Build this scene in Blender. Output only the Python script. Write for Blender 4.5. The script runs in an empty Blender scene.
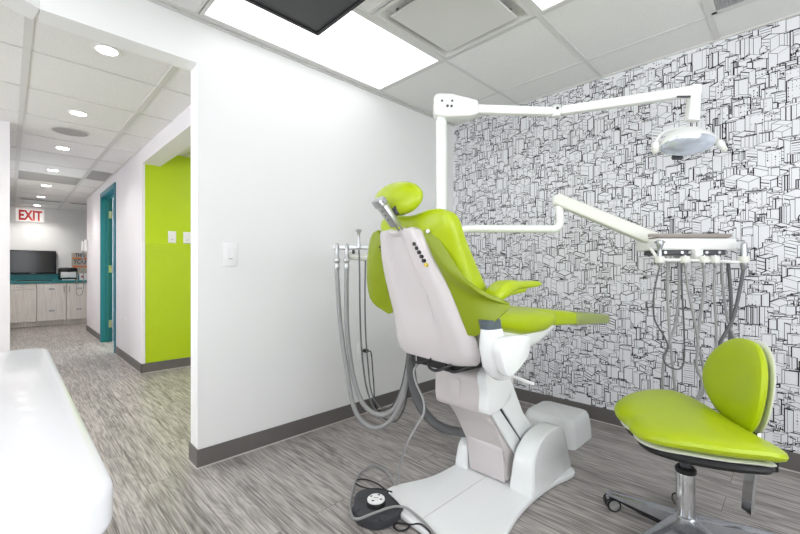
import bpy, bmesh, math, random
from mathutils import Vector, Matrix
random.seed(7)
S = bpy.context.scene
COL = S.collection
PI = math.pi
V = Vector

# ------------------------------------------------------------------ camera numbers
FL, YAW, PX, PY, CH = 395.14, 0.7772, 410.08, 269.21, 1.0166
CAM = V((2.1881, 0, CH))
FW = V((-math.sin(YAW), math.cos(YAW), 0)); RT = V((math.cos(YAW), math.sin(YAW), 0)); UP = V((0, 0, 1))
CEIL = 2.2955; WY = 2.7744; HC = 2.19; HY = 0.911

def ray(u, v): return FW + RT*((u-PX)/FL) - UP*((v-PY)/FL)
def P(u, v, d): return CAM + ray(u, v)*d                       # a measured point of the place
def PZ(u, v, z):
    r = ray(u, v); return CAM + r*((z-CH)/r.z)

# ------------------------------------------------------------------ materials
def new_mat(name):
    m = bpy.data.materials.new(name); m.use_nodes = True
    return m, m.node_tree.nodes, m.node_tree.links, m.node_tree.nodes['Principled BSDF']
def lin(c):
    return tuple(((x/255)/12.92 if x/255 <= .04045 else ((x/255+.055)/1.055)**2.4) for x in c)
def mat(name, rgb, rough=.5, metal=0, spec=.5, noise=0.0, nscale=8, bump=0, bscale=120, coat=0, alpha=1, trans=0):
    m, N, K, b = new_mat(name)
    c = lin(rgb)
    b.inputs['Base Color'].default_value = (*c, 1)
    b.inputs['Roughness'].default_value = rough
    b.inputs['Metallic'].default_value = metal
    b.inputs['Specular IOR Level'].default_value = spec
    b.inputs['Coat Weight'].default_value = coat
    b.inputs['Transmission Weight'].default_value = trans
    b.inputs['Alpha'].default_value = alpha
    tc = N.new('ShaderNodeTexCoord')
    if noise:
        n = N.new('ShaderNodeTexNoise'); n.inputs['Scale'].default_value = nscale; n.inputs['Detail'].default_value = 4
        r = N.new('ShaderNodeMixRGB'); r.inputs['Color1'].default_value = (*[x*(1-noise) for x in c], 1)
        r.inputs['Color2'].default_value = (*[min(1, x*(1+noise)) for x in c], 1)
        K.new(tc.outputs['Object'], n.inputs['Vector']); K.new(n.outputs['Fac'], r.inputs['Fac'])
        K.new(r.outputs['Color'], b.inputs['Base Color'])
    if bump:
        n = N.new('ShaderNodeTexNoise'); n.inputs['Scale'].default_value = bscale; n.inputs['Detail'].default_value = 3
        bp = N.new('ShaderNodeBump'); bp.inputs['Strength'].default_value = bump; bp.inputs['Distance'].default_value = .002
        K.new(tc.outputs['Object'], n.inputs['Vector']); K.new(n.outputs['Fac'], bp.inputs['Height'])
        K.new(bp.outputs['Normal'], b.inputs['Normal'])
    return m
def emis(name, rgb, strength):
    m, N, K, b = new_mat(name)
    b.inputs['Base Color'].default_value = (*lin(rgb), 1)
    b.inputs['Emission Color'].default_value = (*lin(rgb), 1)
    b.inputs['Emission Strength'].default_value = strength
    return m

M = {}
M['wall'] = mat('painted_wall', (238, 238, 237), .6, noise=.012, nscale=2, bump=.05, bscale=300)
M['hallwall'] = mat('hall_wall', (236, 233, 236), .6, noise=.015, nscale=2)
M['header'] = mat('header_paint', (214, 212, 204), .6)
M['paper'] = mat('wallpaper_paper', (236, 236, 240), .55, noise=.02, nscale=3)
M['ink'] = mat('wallpaper_ink', (16, 16, 18), .6)
M['base'] = mat('vinyl_base', (104, 100, 97), .45, noise=.05, nscale=30)
M['caulk'] = mat('caulk', (205, 200, 196), .5)
M['lime_wall'] = mat('lime_paint', (188, 216, 8), .45)
M['acrylic'] = mat('lime_acrylic_panel', (184, 212, 10), .10, coat=.5)
M['teal'] = mat('teal_paint', (24, 118, 136), .38)
M['teal_top'] = mat('teal_laminate', (30, 128, 134), .3, noise=.1, nscale=20)
M['tbar'] = mat('ceiling_grid_paint', (214, 213, 210), .5)
M['tbar_dark'] = mat('ceiling_grid_groove', (120, 118, 114), .6)
M['plastic'] = mat('glossy_white_plastic', (236, 238, 238), .22, coat=.3)
M['shell'] = mat('grey_white_shell', (212, 205, 206), .25, coat=.2)
M['shell_grey'] = mat('casing_plastic', (206, 199, 198), .35)
M['enamel'] = mat('white_enamel', (240, 241, 238), .25, coat=.4)
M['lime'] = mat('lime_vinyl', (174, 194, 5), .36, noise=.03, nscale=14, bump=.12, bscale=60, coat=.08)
M['lime_shaded'] = mat('lime_vinyl_shaded', (134, 150, 12), .42, noise=.06, nscale=9, bump=.25, bscale=18)  # same lime vinyl, with the shade on the wings put into its colour
M['cover'] = mat('grey_green_cover', (150, 164, 84), .25, noise=.06, nscale=12, coat=.4)
M['chrome'] = mat('chrome', (205, 206, 208), .12, 1)
M['alu'] = mat('brushed_aluminium', (190, 191, 192), .32, .9)
M['steel'] = mat('steel_cast', (176, 178, 182), .25, .8, noise=.1, nscale=40)
M['dark'] = mat('dark_grey_plastic', (72, 74, 78), .5)
M['collar'] = mat('blue_grey_collar', (88, 98, 106), .4)
M['black'] = mat('black_plastic', (20, 20, 22), .45)
M['hose'] = mat('grey_hose', (150, 150, 150), .4)
M['hose_dark'] = mat('dark_grey_hose', (96, 97, 98), .45)
M['hose_light'] = mat('pale_grey_hose', (158, 158, 158), .35)
M['pedal'] = mat('pedal_rubber', (58, 59, 63), .55, bump=.3, bscale=200)
M['taupe'] = mat('tray_mat', (166, 156, 150), .4)
M['yellow'] = mat('yellow_dot', (214, 190, 60), .4)
M['cream'] = mat('cream_plastic', (228, 228, 220), .35)
M['screen'] = mat('tv_screen', (14, 15, 18), .12, noise=.1)
M['tvback'] = mat('tv_dark_grey', (62, 62, 64), .5)
M['white'] = mat('white_plate', (240, 240, 240), .35)
M['desk'] = mat('white_solid_surface', (240, 240, 243), .22, noise=.01, nscale=90, coat=.2)
M['red'] = mat('red_letter', (236, 84, 86), .5)
M['orange'] = mat('orange_letter', (232, 122, 60), .6)
M['slate'] = mat('slate_letter', (74, 92, 112), .6)
M['kraft'] = mat('poster_paper', (196, 186, 170), .7)
M['magenta'] = mat('magenta_mark', (206, 30, 90), .5)
M['gap'] = mat('dark_gap', (34, 34, 36), .8)
M['light_panel'] = emis('led_panel', (252, 253, 255), 1.3)
M['downlight'] = emis('downlight_lens', (255, 250, 244), 26)
M['exit_face'] = emis('exit_face', (246, 240, 236), .45)

def tile_mat(name='ceiling_tile', rgb=(234, 233, 231)):
    m, N, K, b = new_mat(name)
    tc = N.new('ShaderNodeTexCoord')
    n = N.new('ShaderNodeTexNoise'); n.inputs['Scale'].default_value = 260; n.inputs['Detail'].default_value = 2
    r = N.new('ShaderNodeValToRGB')
    c = lin(rgb)
    r.color_ramp.elements[0].position = .3; r.color_ramp.elements[0].color = (*[x*.86 for x in c], 1)
    r.color_ramp.elements[1].position = .5; r.color_ramp.elements[1].color = (*c, 1)
    K.new(tc.outputs['Object'], n.inputs['Vector']); K.new(n.outputs['Fac'], r.inputs['Fac'])
    K.new(r.outputs['Color'], b.inputs['Base Color']); b.inputs['Roughness'].default_value = .85
    return m
M['tile'] = tile_mat()
M['tile_grey'] = tile_mat('grey_ceiling_tile', (176, 174, 172))

def wood_floor():
    m, N, K, b = new_mat('grey_wood_vinyl')
    tc = N.new('ShaderNodeTexCoord')
    br = N.new('ShaderNodeTexBrick')
    br.inputs['Scale'].default_value = 1
    br.inputs['Brick Width'].default_value = 1.2; br.inputs['Row Height'].default_value = .15
    br.inputs['Mortar Size'].default_value = .0012; br.inputs['Mortar Smooth'].default_value = .3
    br.inputs['Color1'].default_value = (0, 0, 0, 1); br.inputs['Color2'].default_value = (1, 1, 1, 1)
    br.inputs['Mortar'].default_value = (.5, .5, .5, 1); br.offset = .37; br.offset_frequency = 2
    K.new(tc.outputs['Object'], br.inputs['Vector'])
    # offset per plank
    sc = N.new('ShaderNodeVectorMath'); sc.operation = 'SCALE'; sc.inputs['Scale'].default_value = 13.7
    K.new(br.outputs['Color'], sc.inputs[0])
    ad = N.new('ShaderNodeVectorMath'); ad.operation = 'ADD'
    K.new(tc.outputs['Object'], ad.inputs[0]); K.new(sc.outputs[0], ad.inputs[1])
    mp = N.new('ShaderNodeMapping'); mp.inputs['Scale'].default_value = (1.15, 6.5, 1)
    K.new(ad.outputs[0], mp.inputs['Vector'])
    n1 = N.new('ShaderNodeTexNoise'); n1.inputs['Scale'].default_value = 1.25; n1.inputs['Detail'].default_value = 1.5
    K.new(mp.outputs[0], n1.inputs['Vector'])
    mul = N.new('ShaderNodeMath'); mul.operation = 'MULTIPLY'; mul.inputs[1].default_value = 95
    K.new(n1.outputs['Fac'], mul.inputs[0])
    sn = N.new('ShaderNodeMath'); sn.operation = 'SINE'; K.new(mul.outputs[0], sn.inputs[0])
    mp2 = N.new('ShaderNodeMapping'); mp2.inputs['Scale'].default_value = (6, 130, 1)
    K.new(ad.outputs[0], mp2.inputs['Vector'])
    n2 = N.new('ShaderNodeTexNoise'); n2.inputs['Scale'].default_value = 1; n2.inputs['Detail'].default_value = 5
    K.new(mp2.outputs[0], n2.inputs['Vector'])
    mp3 = N.new('ShaderNodeMapping'); mp3.inputs['Scale'].default_value = (1.3, 7, 1)
    K.new(ad.outputs[0], mp3.inputs['Vector'])
    n3 = N.new('ShaderNodeTexNoise'); n3.inputs['Scale'].default_value = 2; n3.inputs['Detail'].default_value = 3
    K.new(mp3.outputs[0], n3.inputs['Vector'])
    def mad(a, k, c):
        x = N.new('ShaderNodeMath'); x.operation = 'MULTIPLY_ADD'; K.new(a, x.inputs[0]); x.inputs[1].default_value = k
        if isinstance(c, float): x.inputs[2].default_value = c
        else: K.new(c, x.inputs[2])
        return x.outputs[0]
    v = mad(sn.outputs[0], .045, .5-.60-.2)
    v = mad(n2.outputs['Fac'], 1.35, v)
    v = mad(n3.outputs['Fac'], .38, v)
    v = mad(br.outputs['Color'], .10, v)
    rp = N.new('ShaderNodeValToRGB')
    rp.color_ramp.elements[0].position = .25; rp.color_ramp.elements[0].color = (*lin((92, 86, 82)), 1)
    rp.color_ramp.elements[1].position = .85; rp.color_ramp.elements[1].color = (*lin((188, 182, 178)), 1)
    e = rp.color_ramp.elements.new(.55); e.color = (*lin((146, 140, 136)), 1)
    K.new(v, rp.inputs['Fac'])
    mx = N.new('ShaderNodeMixRGB'); mx.blend_type = 'MIX'; mx.inputs['Color2'].default_value = (*lin((84, 80, 77)), 1)
    K.new(br.outputs['Fac'], mx.inputs['Fac']); K.new(rp.outputs['Color'], mx.inputs['Color1'])
    K.new(mx.outputs['Color'], b.inputs['Base Color'])
    b.inputs['Roughness'].default_value = .42
    bp = N.new('ShaderNodeBump'); bp.inputs['Strength'].default_value = .15; bp.inputs['Distance'].default_value = .001
    K.new(v, bp.inputs['Height']); K.new(bp.outputs['Normal'], b.inputs['Normal'])
    return m
M['floor'] = wood_floor()
def wood_white():
    m, N, K, b = new_mat('pale_wood_laminate')
    tc = N.new('ShaderNodeTexCoord'); mp = N.new('ShaderNodeMapping'); mp.inputs['Scale'].default_value = (30, 30, 2)
    n = N.new('ShaderNodeTexNoise'); n.inputs['Scale'].default_value = 1.5; n.inputs['Detail'].default_value = 4
    r = N.new('ShaderNodeValToRGB')
    r.color_ramp.elements[0].position = .35; r.color_ramp.elements[0].color = (*lin((232, 227, 220)), 1)
    r.color_ramp.elements[1].position = .65; r.color_ramp.elements[1].color = (*lin((248, 245, 240)), 1)
    K.new(tc.outputs['Object'], mp.inputs[0]); K.new(mp.outputs[0], n.inputs['Vector']); K.new(n.outputs['Fac'], r.inputs['Fac'])
    K.new(r.outputs['Color'], b.inputs['Base Color']); b.inputs['Roughness'].default_value = .45
    return m
M['pale_wood'] = wood_white()
def grille_mat():
    m, N, K, b = new_mat('eggcrate')
    b.inputs['Base Color'].default_value = (*lin((186, 186, 188)), 1)
    return m
M['grille'] = grille_mat()

# ------------------------------------------------------------------ mesh helpers
def obj(name, bm, m, parent=None, smooth=True, auto=35, loc=None):
    me = bpy.data.meshes.new(name)
    bmesh.ops.recalc_face_normals(bm, faces=bm.faces)
    bm.to_mesh(me); bm.free()
    o = bpy.data.objects.new(name, me); COL.objects.link(o)
    ms = m if isinstance(m, (list, tuple)) else [m]
    for x in ms: me.materials.append(x)
    if smooth:
        for p in me.polygons: p.use_smooth = True
        try: me.set_sharp_from_angle(angle=math.radians(auto))
        except Exception: pass
    if parent: o.parent = parent
    return o
def empty(name, loc=(0, 0, 0), rz=0):
    o = bpy.data.objects.new(name, None); COL.objects.link(o); o.location = loc; o.rotation_euler = (0, 0, rz)
    o.empty_display_size = .1
    return o
def tag(o, label, cat=None, group=None, kind=None):
    if label: o['label'] = label
    if cat: o['category'] = cat
    if group: o['group'] = group
    if kind: o['kind'] = kind
    return o
def settle(root):
    """children were built in world coordinates: keep them there under the moved empty"""
    inv = (Matrix.Translation(root.location) @ root.rotation_euler.to_matrix().to_4x4()).inverted()
    for c in root.children:
        if not c.get('_s'):
            c.data.transform(inv)
            for g in c.children: g.data.transform(inv)
def copy_tree(o, parent=None):
    c = o.copy(); COL.objects.link(c)
    if parent: c.parent = parent
    for ch in list(o.children): copy_tree(ch, c)
    return c
def box(bm, lo, hi, bev=0, seg=2, mi=0, M4=None):
    c = [(a+b)/2 for a, b in zip(lo, hi)]; s = [abs(b-a) for a, b in zip(lo, hi)]
    r = bmesh.ops.create_cube(bm, size=1, matrix=Matrix.Translation(c) @ Matrix.Diagonal((*s, 1)))
    vs = r['verts']
    if bev:
        es = list({e for v in vs for e in v.link_edges})
        q = bmesh.ops.bevel(bm, geom=es, offset=bev, segments=seg, profile=.5, affect='EDGES', clamp_overlap=True)
        vs = list({v for f in q['faces'] for v in f.verts} | {v for v in vs if v.is_valid})
        # all verts of this island
        seen = set(vs); st = list(vs)
        while st:
            v = st.pop()
            for e in v.link_edges:
                w = e.other_vert(v)
                if w not in seen: seen.add(w); st.append(w)
        vs = list(seen)
    if M4 is not None: bmesh.ops.transform(bm, matrix=M4, verts=vs)
    if mi:
        for f in {f for v in vs for f in v.link_faces}: f.material_index = mi
    return vs
def bx(lo, hi, bev=0, seg=2, M4=None):
    bm = bmesh.new(); box(bm, lo, hi, bev, seg, 0, M4); return bm
def frame(o, z, x=None):
    """matrix with origin o, Z axis z"""
    z = V(z).normalized()
    h = V(x) if x is not None else (V((1, 0, 0)) if abs(z.x) < .9 else V((0, 1, 0)))
    y = z.cross(h).normalized(); x_ = y.cross(z).normalized()
    m = Matrix((x_, y, z)).transposed().to_4x4(); m.translation = V(o)
    return m
def cyl(bm, a, b, r, r2=None, n=24, cap=True, mi=0):
    a, b = V(a), V(b); m = frame((a+b)/2, b-a)
    q = bmesh.ops.create_cone(bm, cap_ends=cap, segments=n, radius1=r, radius2=r if r2 is None else r2, depth=(b-a).length, matrix=m)
    if mi:
        for f in {f for v in q['verts'] for f in v.link_faces}: f.material_index = mi
    return q['verts']
def lathe(bm, prof, o, axis=(0, 0, 1), n=28, mi=0):
    """prof: (radius, height) pairs"""
    m = frame(o, axis); rings = []
    for r, h in prof:
        rings.append([bm.verts.new(m @ V((r*math.cos(2*PI*k/n), r*math.sin(2*PI*k/n), h))) for k in range(n)])
    for a, b in zip(rings, rings[1:]):
        for k in range(n):
            f = bm.faces.new((a[k], a[(k+1) % n], b[(k+1) % n], b[k])); f.material_index = mi
    for rg in (rings[0], rings[-1]):
        f = bm.faces.new(rg); f.material_index = mi
def catmull(pts, sub=8, closed=False):
    pts = [V(p) for p in pts]; n = len(pts); out = []
    rng = range(n if closed else n-1)
    for i in rng:
        if closed: p0, p1, p2, p3 = pts[i-1], pts[i], pts[(i+1) % n], pts[(i+2) % n]
        else:
            p1, p2 = pts[i], pts[i+1]
            p0 = pts[i-1] if i else p1*2-p2
            p3 = pts[i+2] if i+2 < n else p2*2-p1
        for k in range(sub):
            t = k/sub
            out.append(.5*((2*p1)+(p2-p0)*t+(2*p0-5*p1+4*p2-p3)*t*t+(3*p1-p0-3*p2+p3)*t**3))
    if not closed: out.append(pts[-1])
    return out
def tube(bm, pts, r, n=10, sub=8, smooth=True, mi=0, r2=None):
    pts = catmull(pts, sub) if smooth else [V(p) for p in pts]
    T = [(pts[min(i+1, len(pts)-1)]-pts[max(i-1, 0)]).normalized() for i in range(len(pts))]
    h = V((0, 0, 1)) if abs(T[0].z) < .9 else V((1, 0, 0))
    nrm = T[0].cross(h).normalized(); rings = []
    for i, p in enumerate(pts):
        nrm = (nrm - T[i]*nrm.dot(T[i])).normalized(); b = T[i].cross(nrm)
        rr = r if r2 is None else r+(r2-r)*i/(len(pts)-1)
        rings.append([bm.verts.new(p+(nrm*math.cos(2*PI*k/n)+b*math.sin(2*PI*k/n))*rr) for k in range(n)])
    for a, b in zip(rings, rings[1:]):
        for k in range(n):
            f = bm.faces.new((a[k], a[(k+1) % n], b[(k+1) % n], b[k])); f.material_index = mi
    for rg in (rings[0], rings[-1]):
        f = bm.faces.new(rg); f.material_index = mi
def loft(bm, rings, cap=True, closed=True):
    R_ = [[bm.verts.new(p) for p in r] for r in rings]; n = len(R_[0])
    for a, b in zip(R_, R_[1:]):
        for k in range(n if closed else n-1):
            bm.faces.new((a[k], a[(k+1) % n], b[(k+1) % n], b[k]))
    if cap and closed:
        bm.faces.new(R_[0]); bm.faces.new(R_[-1])
    return R_
def rrect(w, h, r, n=5):
    """rounded rectangle outline in 2D, half sizes w h"""
    out = []
    for cx, cy, a0 in ((w-r, h-r, 0), (-(w-r), h-r, 90), (-(w-r), -(h-r), 180), (w-r, -(h-r), 270)):
        for k in range(n+1):
            a = math.radians(a0+90*k/n); out.append((cx+r*math.cos(a), cy+r*math.sin(a)))
    return out
def pad(bm, outline, fn, p=2.6, rings=7):
    """closed soft cushion: outline (x, y) -> fn(x, y, w) with w in -1..1"""
    cx = sum(a for a, b in outline)/len(outline); cy = sum(b for a, b in outline)/len(outline)
    prof = []
    for i in range(rings+1):
        a = PI/2*i/rings
        prof.append((math.cos(a)**(2/p), math.sin(a)**(2/p)))
    full = [(s, -w) for s, w in reversed(prof[1:])] + [(s, w) for s, w in prof]
    full[0] = (.0, -1); full[-1] = (.0, 1)
    rs = []
    for s, w in full[1:-1]:
        rs.append([bm.verts.new(fn(cx+(x-cx)*s, cy+(y-cy)*s, w)) for x, y in outline])
    n = len(outline)
    for a, b in zip(rs, rs[1:]):
        for k in range(n): bm.faces.new((a[k], a[(k+1) % n], b[(k+1) % n], b[k]))
    for rg, w in ((rs[0], -1), (rs[-1], 1)):
        # fill with inner rings to the middle
        prev = rg
        s0 = full[1][0] if w < 0 else full[-2][0]
        for s in (s0*.72, s0*.4):
            cur = [bm.verts.new(fn(cx+(x-cx)*s, cy+(y-cy)*s, w)) for x, y in outline]
            for k in range(n): bm.faces.new((prev[k], prev[(k+1) % n], cur[(k+1) % n], cur[k]))
            prev = cur
        c = bm.verts.new(fn(cx, cy, w))
        for k in range(n): bm.faces.new((prev[k], prev[(k+1) % n], c))
def slab(bm, outline, z0, z1, bev=.0, seg=3, M4=None):
    """extruded outline with rounded top and bottom edges"""
    cx = sum(a for a, b in outline)/len(outline); cy = sum(b for a, b in outline)/len(outline)
    pts = [V((x, y)) for x, y in outline]; n = len(pts)
    # inward normals
    nm = []
    area = sum(pts[i].x*pts[(i+1) % n].y-pts[(i+1) % n].x*pts[i].y for i in range(n))
    sg = 1 if area > 0 else -1
    for i in range(n):
        t = (pts[(i+1) % n]-pts[i-1]); t.normalize(); nm.append(V((-t.y, t.x))*sg)
    lv = []
    if bev:
        for k in range(seg+1):
            a = PI/2*k/seg; lv.append((bev*(1-math.sin(a)), z0+bev*(1-math.cos(a))))
        for k in range(seg+1):
            a = PI/2*k/seg; lv.append((bev*(1-math.cos(a)), z1-bev*(1-math.sin(a))))
    else: lv = [(0, z0), (0, z1)]
    rings = [[V((p.x+q.x*o, p.y+q.y*o, z)) for p, q in zip(pts, nm)] for o, z in lv]
    if M4 is not None: rings = [[M4 @ v for v in r] for r in rings]
    return loft(bm, rings)
def smooth2(pts, sub=6):
    return [(p.x, p.y) for p in catmull([(x, y, 0) for x, y in pts], sub, True)]
def text_bm(s, size, depth, M4, bold=0.0):
    cu = bpy.data.curves.new('t', 'FONT'); cu.body = s; cu.size = size; cu.extrude = depth; cu.align_x = 'CENTER'; cu.align_y = 'CENTER'
    cu.offset = bold
    o = bpy.data.objects.new('t', cu); COL.objects.link(o)
    dg = bpy.context.evaluated_depsgraph_get(); me = bpy.data.meshes.new_from_object(o.evaluated_get(dg))
    bm = bmesh.new(); bm.from_mesh(me); bmesh.ops.transform(bm, matrix=M4, verts=bm.verts)
    bpy.data.objects.remove(o); bpy.data.curves.remove(cu); bpy.data.meshes.remove(me)
    return bm
def struct(name, bm, m, smooth=False): return tag(obj(name, bm, m, None, smooth), None, kind='structure')

# ================================================================== THE SETTING
TW = .12
struct('floor', bx((-8.7, -1.9, -.06), (3.8, 3.2, 0)), M['floor'])

# ---- left wall of the room with the wide opening, bending towards the camera at its far end
YO = .681; SOF = 2.069
bm = bmesh.new()
box(bm, (-TW, YO, 0), (0, WY+.1, CEIL+.08))
box(bm, (-TW, .09, SOF), (0, YO, CEIL+.08))
# the slanted stretch of header
a = [V((0, .09, 0)), V((.50, -.75, 0)), V((.50-.11, -.80, 0)), V((-TW, .07, 0))]
loft(bm, [[p+UP*SOF for p in a], [p+UP*(CEIL+.08) for p in a]])
box(bm, (.38, -1.9, 0), (.50, -.75, CEIL+.08))
struct('wall_left', bm, M['wall'])

# ---- wallpaper wall: a drawn city, printed line by line
def wallpaper(x0, x1, z0, z1):
    rnd = random.Random(3)
    B = []     # (segments, hull polygon, bbox)
    z = z1+.10
    rows = 0
    while z > z0-.12:
        x = x0-.1+rnd.random()*.05
        while x < x1+.1:
            kind = rnd.random()
            bz = z+rnd.uniform(-.03, .03)
            segs = []
            if kind < .60:       # oblique tower
                w = rnd.uniform(.018, .06); h = rnd.choice((rnd.uniform(.02, .06), rnd.uniform(.05, .13))); s = rnd.choice((-1, 1))
                dx = w*rnd.uniform(.25, .6)*s; dy = abs(dx)*rnd.uniform(.2, .6)
                A, Bq, C_, D = (x, bz), (x+w, bz), (x+w, bz+h), (x, bz+h)
                D2, C2 = (x+dx, bz+h+dy), (x+w+dx, bz+h+dy)
                if s > 0:
                    B2 = (x+w+dx, bz+dy); hull = [A, Bq, B2, C2, D2, D]
                    segs += [(Bq, B2), (B2, C2)]
                else:
                    A2 = (x+dx, bz+dy); hull = [A, Bq, C_, C2, D2, A2]
                    segs += [(A, A2), (A2, D2)]
                segs += [(A, Bq), (Bq, C_), (C_, D), (D, A), (D, D2), (D2, C2), (C2, C_)]
                q = rnd.random()
                if q < .25:
                    k = rnd.randint(2, 4)
                    for i in range(1, k): segs.append(((x+w*i/k, bz), (x+w*i/k, bz+h)))
                elif q < .32:
                    k = max(2, int(h/.012))
                    for i in range(1, k): segs.append(((x+w*.1, bz+h*i/k), (x+w*.9, bz+h*i/k)))
                elif q < .55:
                    k = int(w/.012); l = int(h/.014)
                    for i in range(k):
                        for j in range(l):
                            if rnd.random() < .6:
                                a_ = x+w*(i+.5)/k; b_ = bz+h*(j+.4)/l; segs.append(((a_, b_), (a_, b_+.005)))
                if rnd.random() < .35:
                    rx = x+w*.3+dx*.5; rz = bz+h+dy*.4; rw = w*.3; rh = .012
                    segs += [((rx, rz), (rx, rz+rh)), ((rx, rz+rh), (rx+rw, rz+rh)), ((rx+rw, rz+rh), (rx+rw, rz))]
            elif kind < .72:      # cornered block seen over its edge
                wl = rnd.uniform(.025, .06); wr = rnd.uniform(.02, .05); h = rnd.uniform(.025, .10)
                sl = rnd.uniform(.25, .5); w = wl+wr
                M0 = (x+wl, bz); L0 = (x, bz+wl*sl); R0 = (x+w, bz+wr*sl)
                up = lambda p: (p[0], p[1]+h)
                M1, L1, R1 = up(M0), up(L0), up(R0); T1 = (x+wr, bz+h+(wl+wr)*sl)
                hull = [M0, R0, R1, T1, L1, L0]
                segs += [(M0, L0), (M0, R0), (M0, M1), (L0, L1), (R0, R1), (M1, L1), (M1, R1), (L1, T1), (R1, T1)]
                k = rnd.randint(0, 4)
                for i in range(1, k+1):
                    t = i/(k+1)
                    segs.append(((x+wl*.12, bz+wl*.88*sl+h*t), (x+wl*.9, bz+wl*.1*sl+h*t)))
                if rnd.random() < .4:
                    l = max(1, int(h/.014))
                    for j in range(l):
                        for i in range(2):
                            a_ = x+wl+wr*(.3+.4*i); b_ = bz+(a_-x-wl)*sl+h*(j+.35)/l; segs.append(((a_, b_), (a_, b_+.005)))
            else:                # cluster of low houses
                w = rnd.uniform(.02, .05); h = rnd.uniform(.012, .03)
                hull = [(x, bz), (x+w, bz), (x+w, bz+h), (x+w*.5, bz+h*1.6), (x, bz+h)]
                segs += [(hull[i], hull[(i+1) % 5]) for i in range(5)]
                for i in range(rnd.randint(2, 6)):
                    a_ = x+rnd.random()*w*.8; b_ = bz+rnd.random()*h*.8
                    segs.append(((a_, b_), (a_+rnd.uniform(.004, .012), b_+rnd.uniform(-.003, .006))))
            xs = [p[0] for p in hull]; zs = [p[1] for p in hull]
            B.append((segs, hull, (min(xs), max(xs), min(zs), max(zs))))
            x += w*rnd.uniform(.75, 1.15)
        z -= .0225; rows += 1
    # grid of hulls in front
    G = {}; cs = .08
    for i, (_, _, bb) in enumerate(B):
        for a_ in range(int(bb[0]//cs), int(bb[1]//cs)+1):
            for b_ in range(int(bb[2]//cs), int(bb[3]//cs)+1): G.setdefault((a_, b_), []).append(i)
    def ccw(h):
        s = sum(h[i][0]*h[(i+1) % len(h)][1]-h[(i+1) % len(h)][0]*h[i][1] for i in range(len(h)))
        return h if s > 0 else h[::-1]
    H_ = [ccw(b[1]) for b in B]
    out = []
    for i, (segs, _, bb) in enumerate(B):
        cand = set()
        for a_ in range(int(bb[0]//cs), int(bb[1]//cs)+1):
            for b_ in range(int(bb[2]//cs), int(bb[3]//cs)+1):
                for j in G.get((a_, b_), ()):
                    if j > i: cand.add(j)
        cand = [j for j in cand if B[j][2][0] < bb[1] and B[j][2][1] > bb[0] and B[j][2][2] < bb[3] and B[j][2][3] > bb[2]]
        for p, q in segs:
            iv = [(0., 1.)]
            dx, dy = q[0]-p[0], q[1]-p[1]
            for j in cand:
                h = H_[j]; t0, t1 = 0., 1.; ok = True
                for k in range(len(h)):
                    e0, e1 = h[k], h[(k+1) % len(h)]
                    ex, ey = e1[0]-e0[0], e1[1]-e0[1]
                    num = ex*(p[1]-e0[1])-ey*(p[0]-e0[0]); den = ex*dy-ey*dx
                    if abs(den) < 1e-12:
                        if num < 0: ok = False; break
                    else:
                        t = -num/den
                        if den > 0: t0 = max(t0, t)
                        else: t1 = min(t1, t)
                        if t0 >= t1: ok = False; break
                if ok:
                    nv = []
                    for a_, b_ in iv:
                        if t1 <= a_ or t0 >= b_: nv.append((a_, b_)); continue
                        if t0 > a_: nv.append((a_, t0))
                        if t1 < b_: nv.append((t1, b_))
                    iv = nv
                    if not iv: break
            L = math.hypot(dx, dy)
            for a_, b_ in iv:
                if (b_-a_)*L > .0018: out.append(((p[0]+dx*a_, p[1]+dy*a_), (p[0]+dx*b_, p[1]+dy*b_)))
    verts, faces = [], []
    for (ax, az), (bx_, bz) in out:
        if max(ax, bx_) > x1 or min(ax, bx_) < x0 or max(az, bz) > z1 or min(az, bz) < z0: continue
        L = math.hypot(bx_-ax, bz-az); w = rnd.choice((.0006, .0008, .0010, .0012, .0024))
        nx, nz = -(bz-az)/L*w, (bx_-ax)/L*w; ux, uz = (bx_-ax)/L*w*.5, (bz-az)/L*w*.5
        k = len(verts); y = WY-.0006
        verts += [(ax-ux+nx, y, az-uz+nz), (ax-ux-nx, y, az-uz-nz), (bx_+ux-nx, y, bz+uz-nz), (bx_+ux+nx, y, bz+uz+nz)]
        faces.append((k, k+1, k+2, k+3))
    return verts, faces
vs_, fs_ = wallpaper(0.004, 3.5, .09, CEIL-.004)
me = bpy.data.meshes.new('wall_back')
bv = [(-TW, WY, 0), (3.6, WY, 0), (3.6, WY, CEIL+.08), (-TW, WY, CEIL+.08), (-TW, WY+.1, 0), (3.6, WY+.1, 0), (3.6, WY+.1, CEIL+.08), (-TW, WY+.1, CEIL+.08)]
bf = [(0, 1, 2, 3), (4, 7, 6, 5), (0, 4, 5, 1), (3, 2, 6, 7), (0, 3, 7, 4), (1, 5, 6, 2)]
me.from_pydata(bv+vs_, [], bf+[tuple(i+8 for i in f) for f in fs_])
me.materials.append(M['paper']); me.materials.append(M['ink'])
me.polygons.foreach_set('material_index', [0]*6+[1]*len(fs_)); me.update()
wb = bpy.data.objects.new('wall_back', me); COL.objects.link(wb); wb['kind'] = 'structure'

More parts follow.
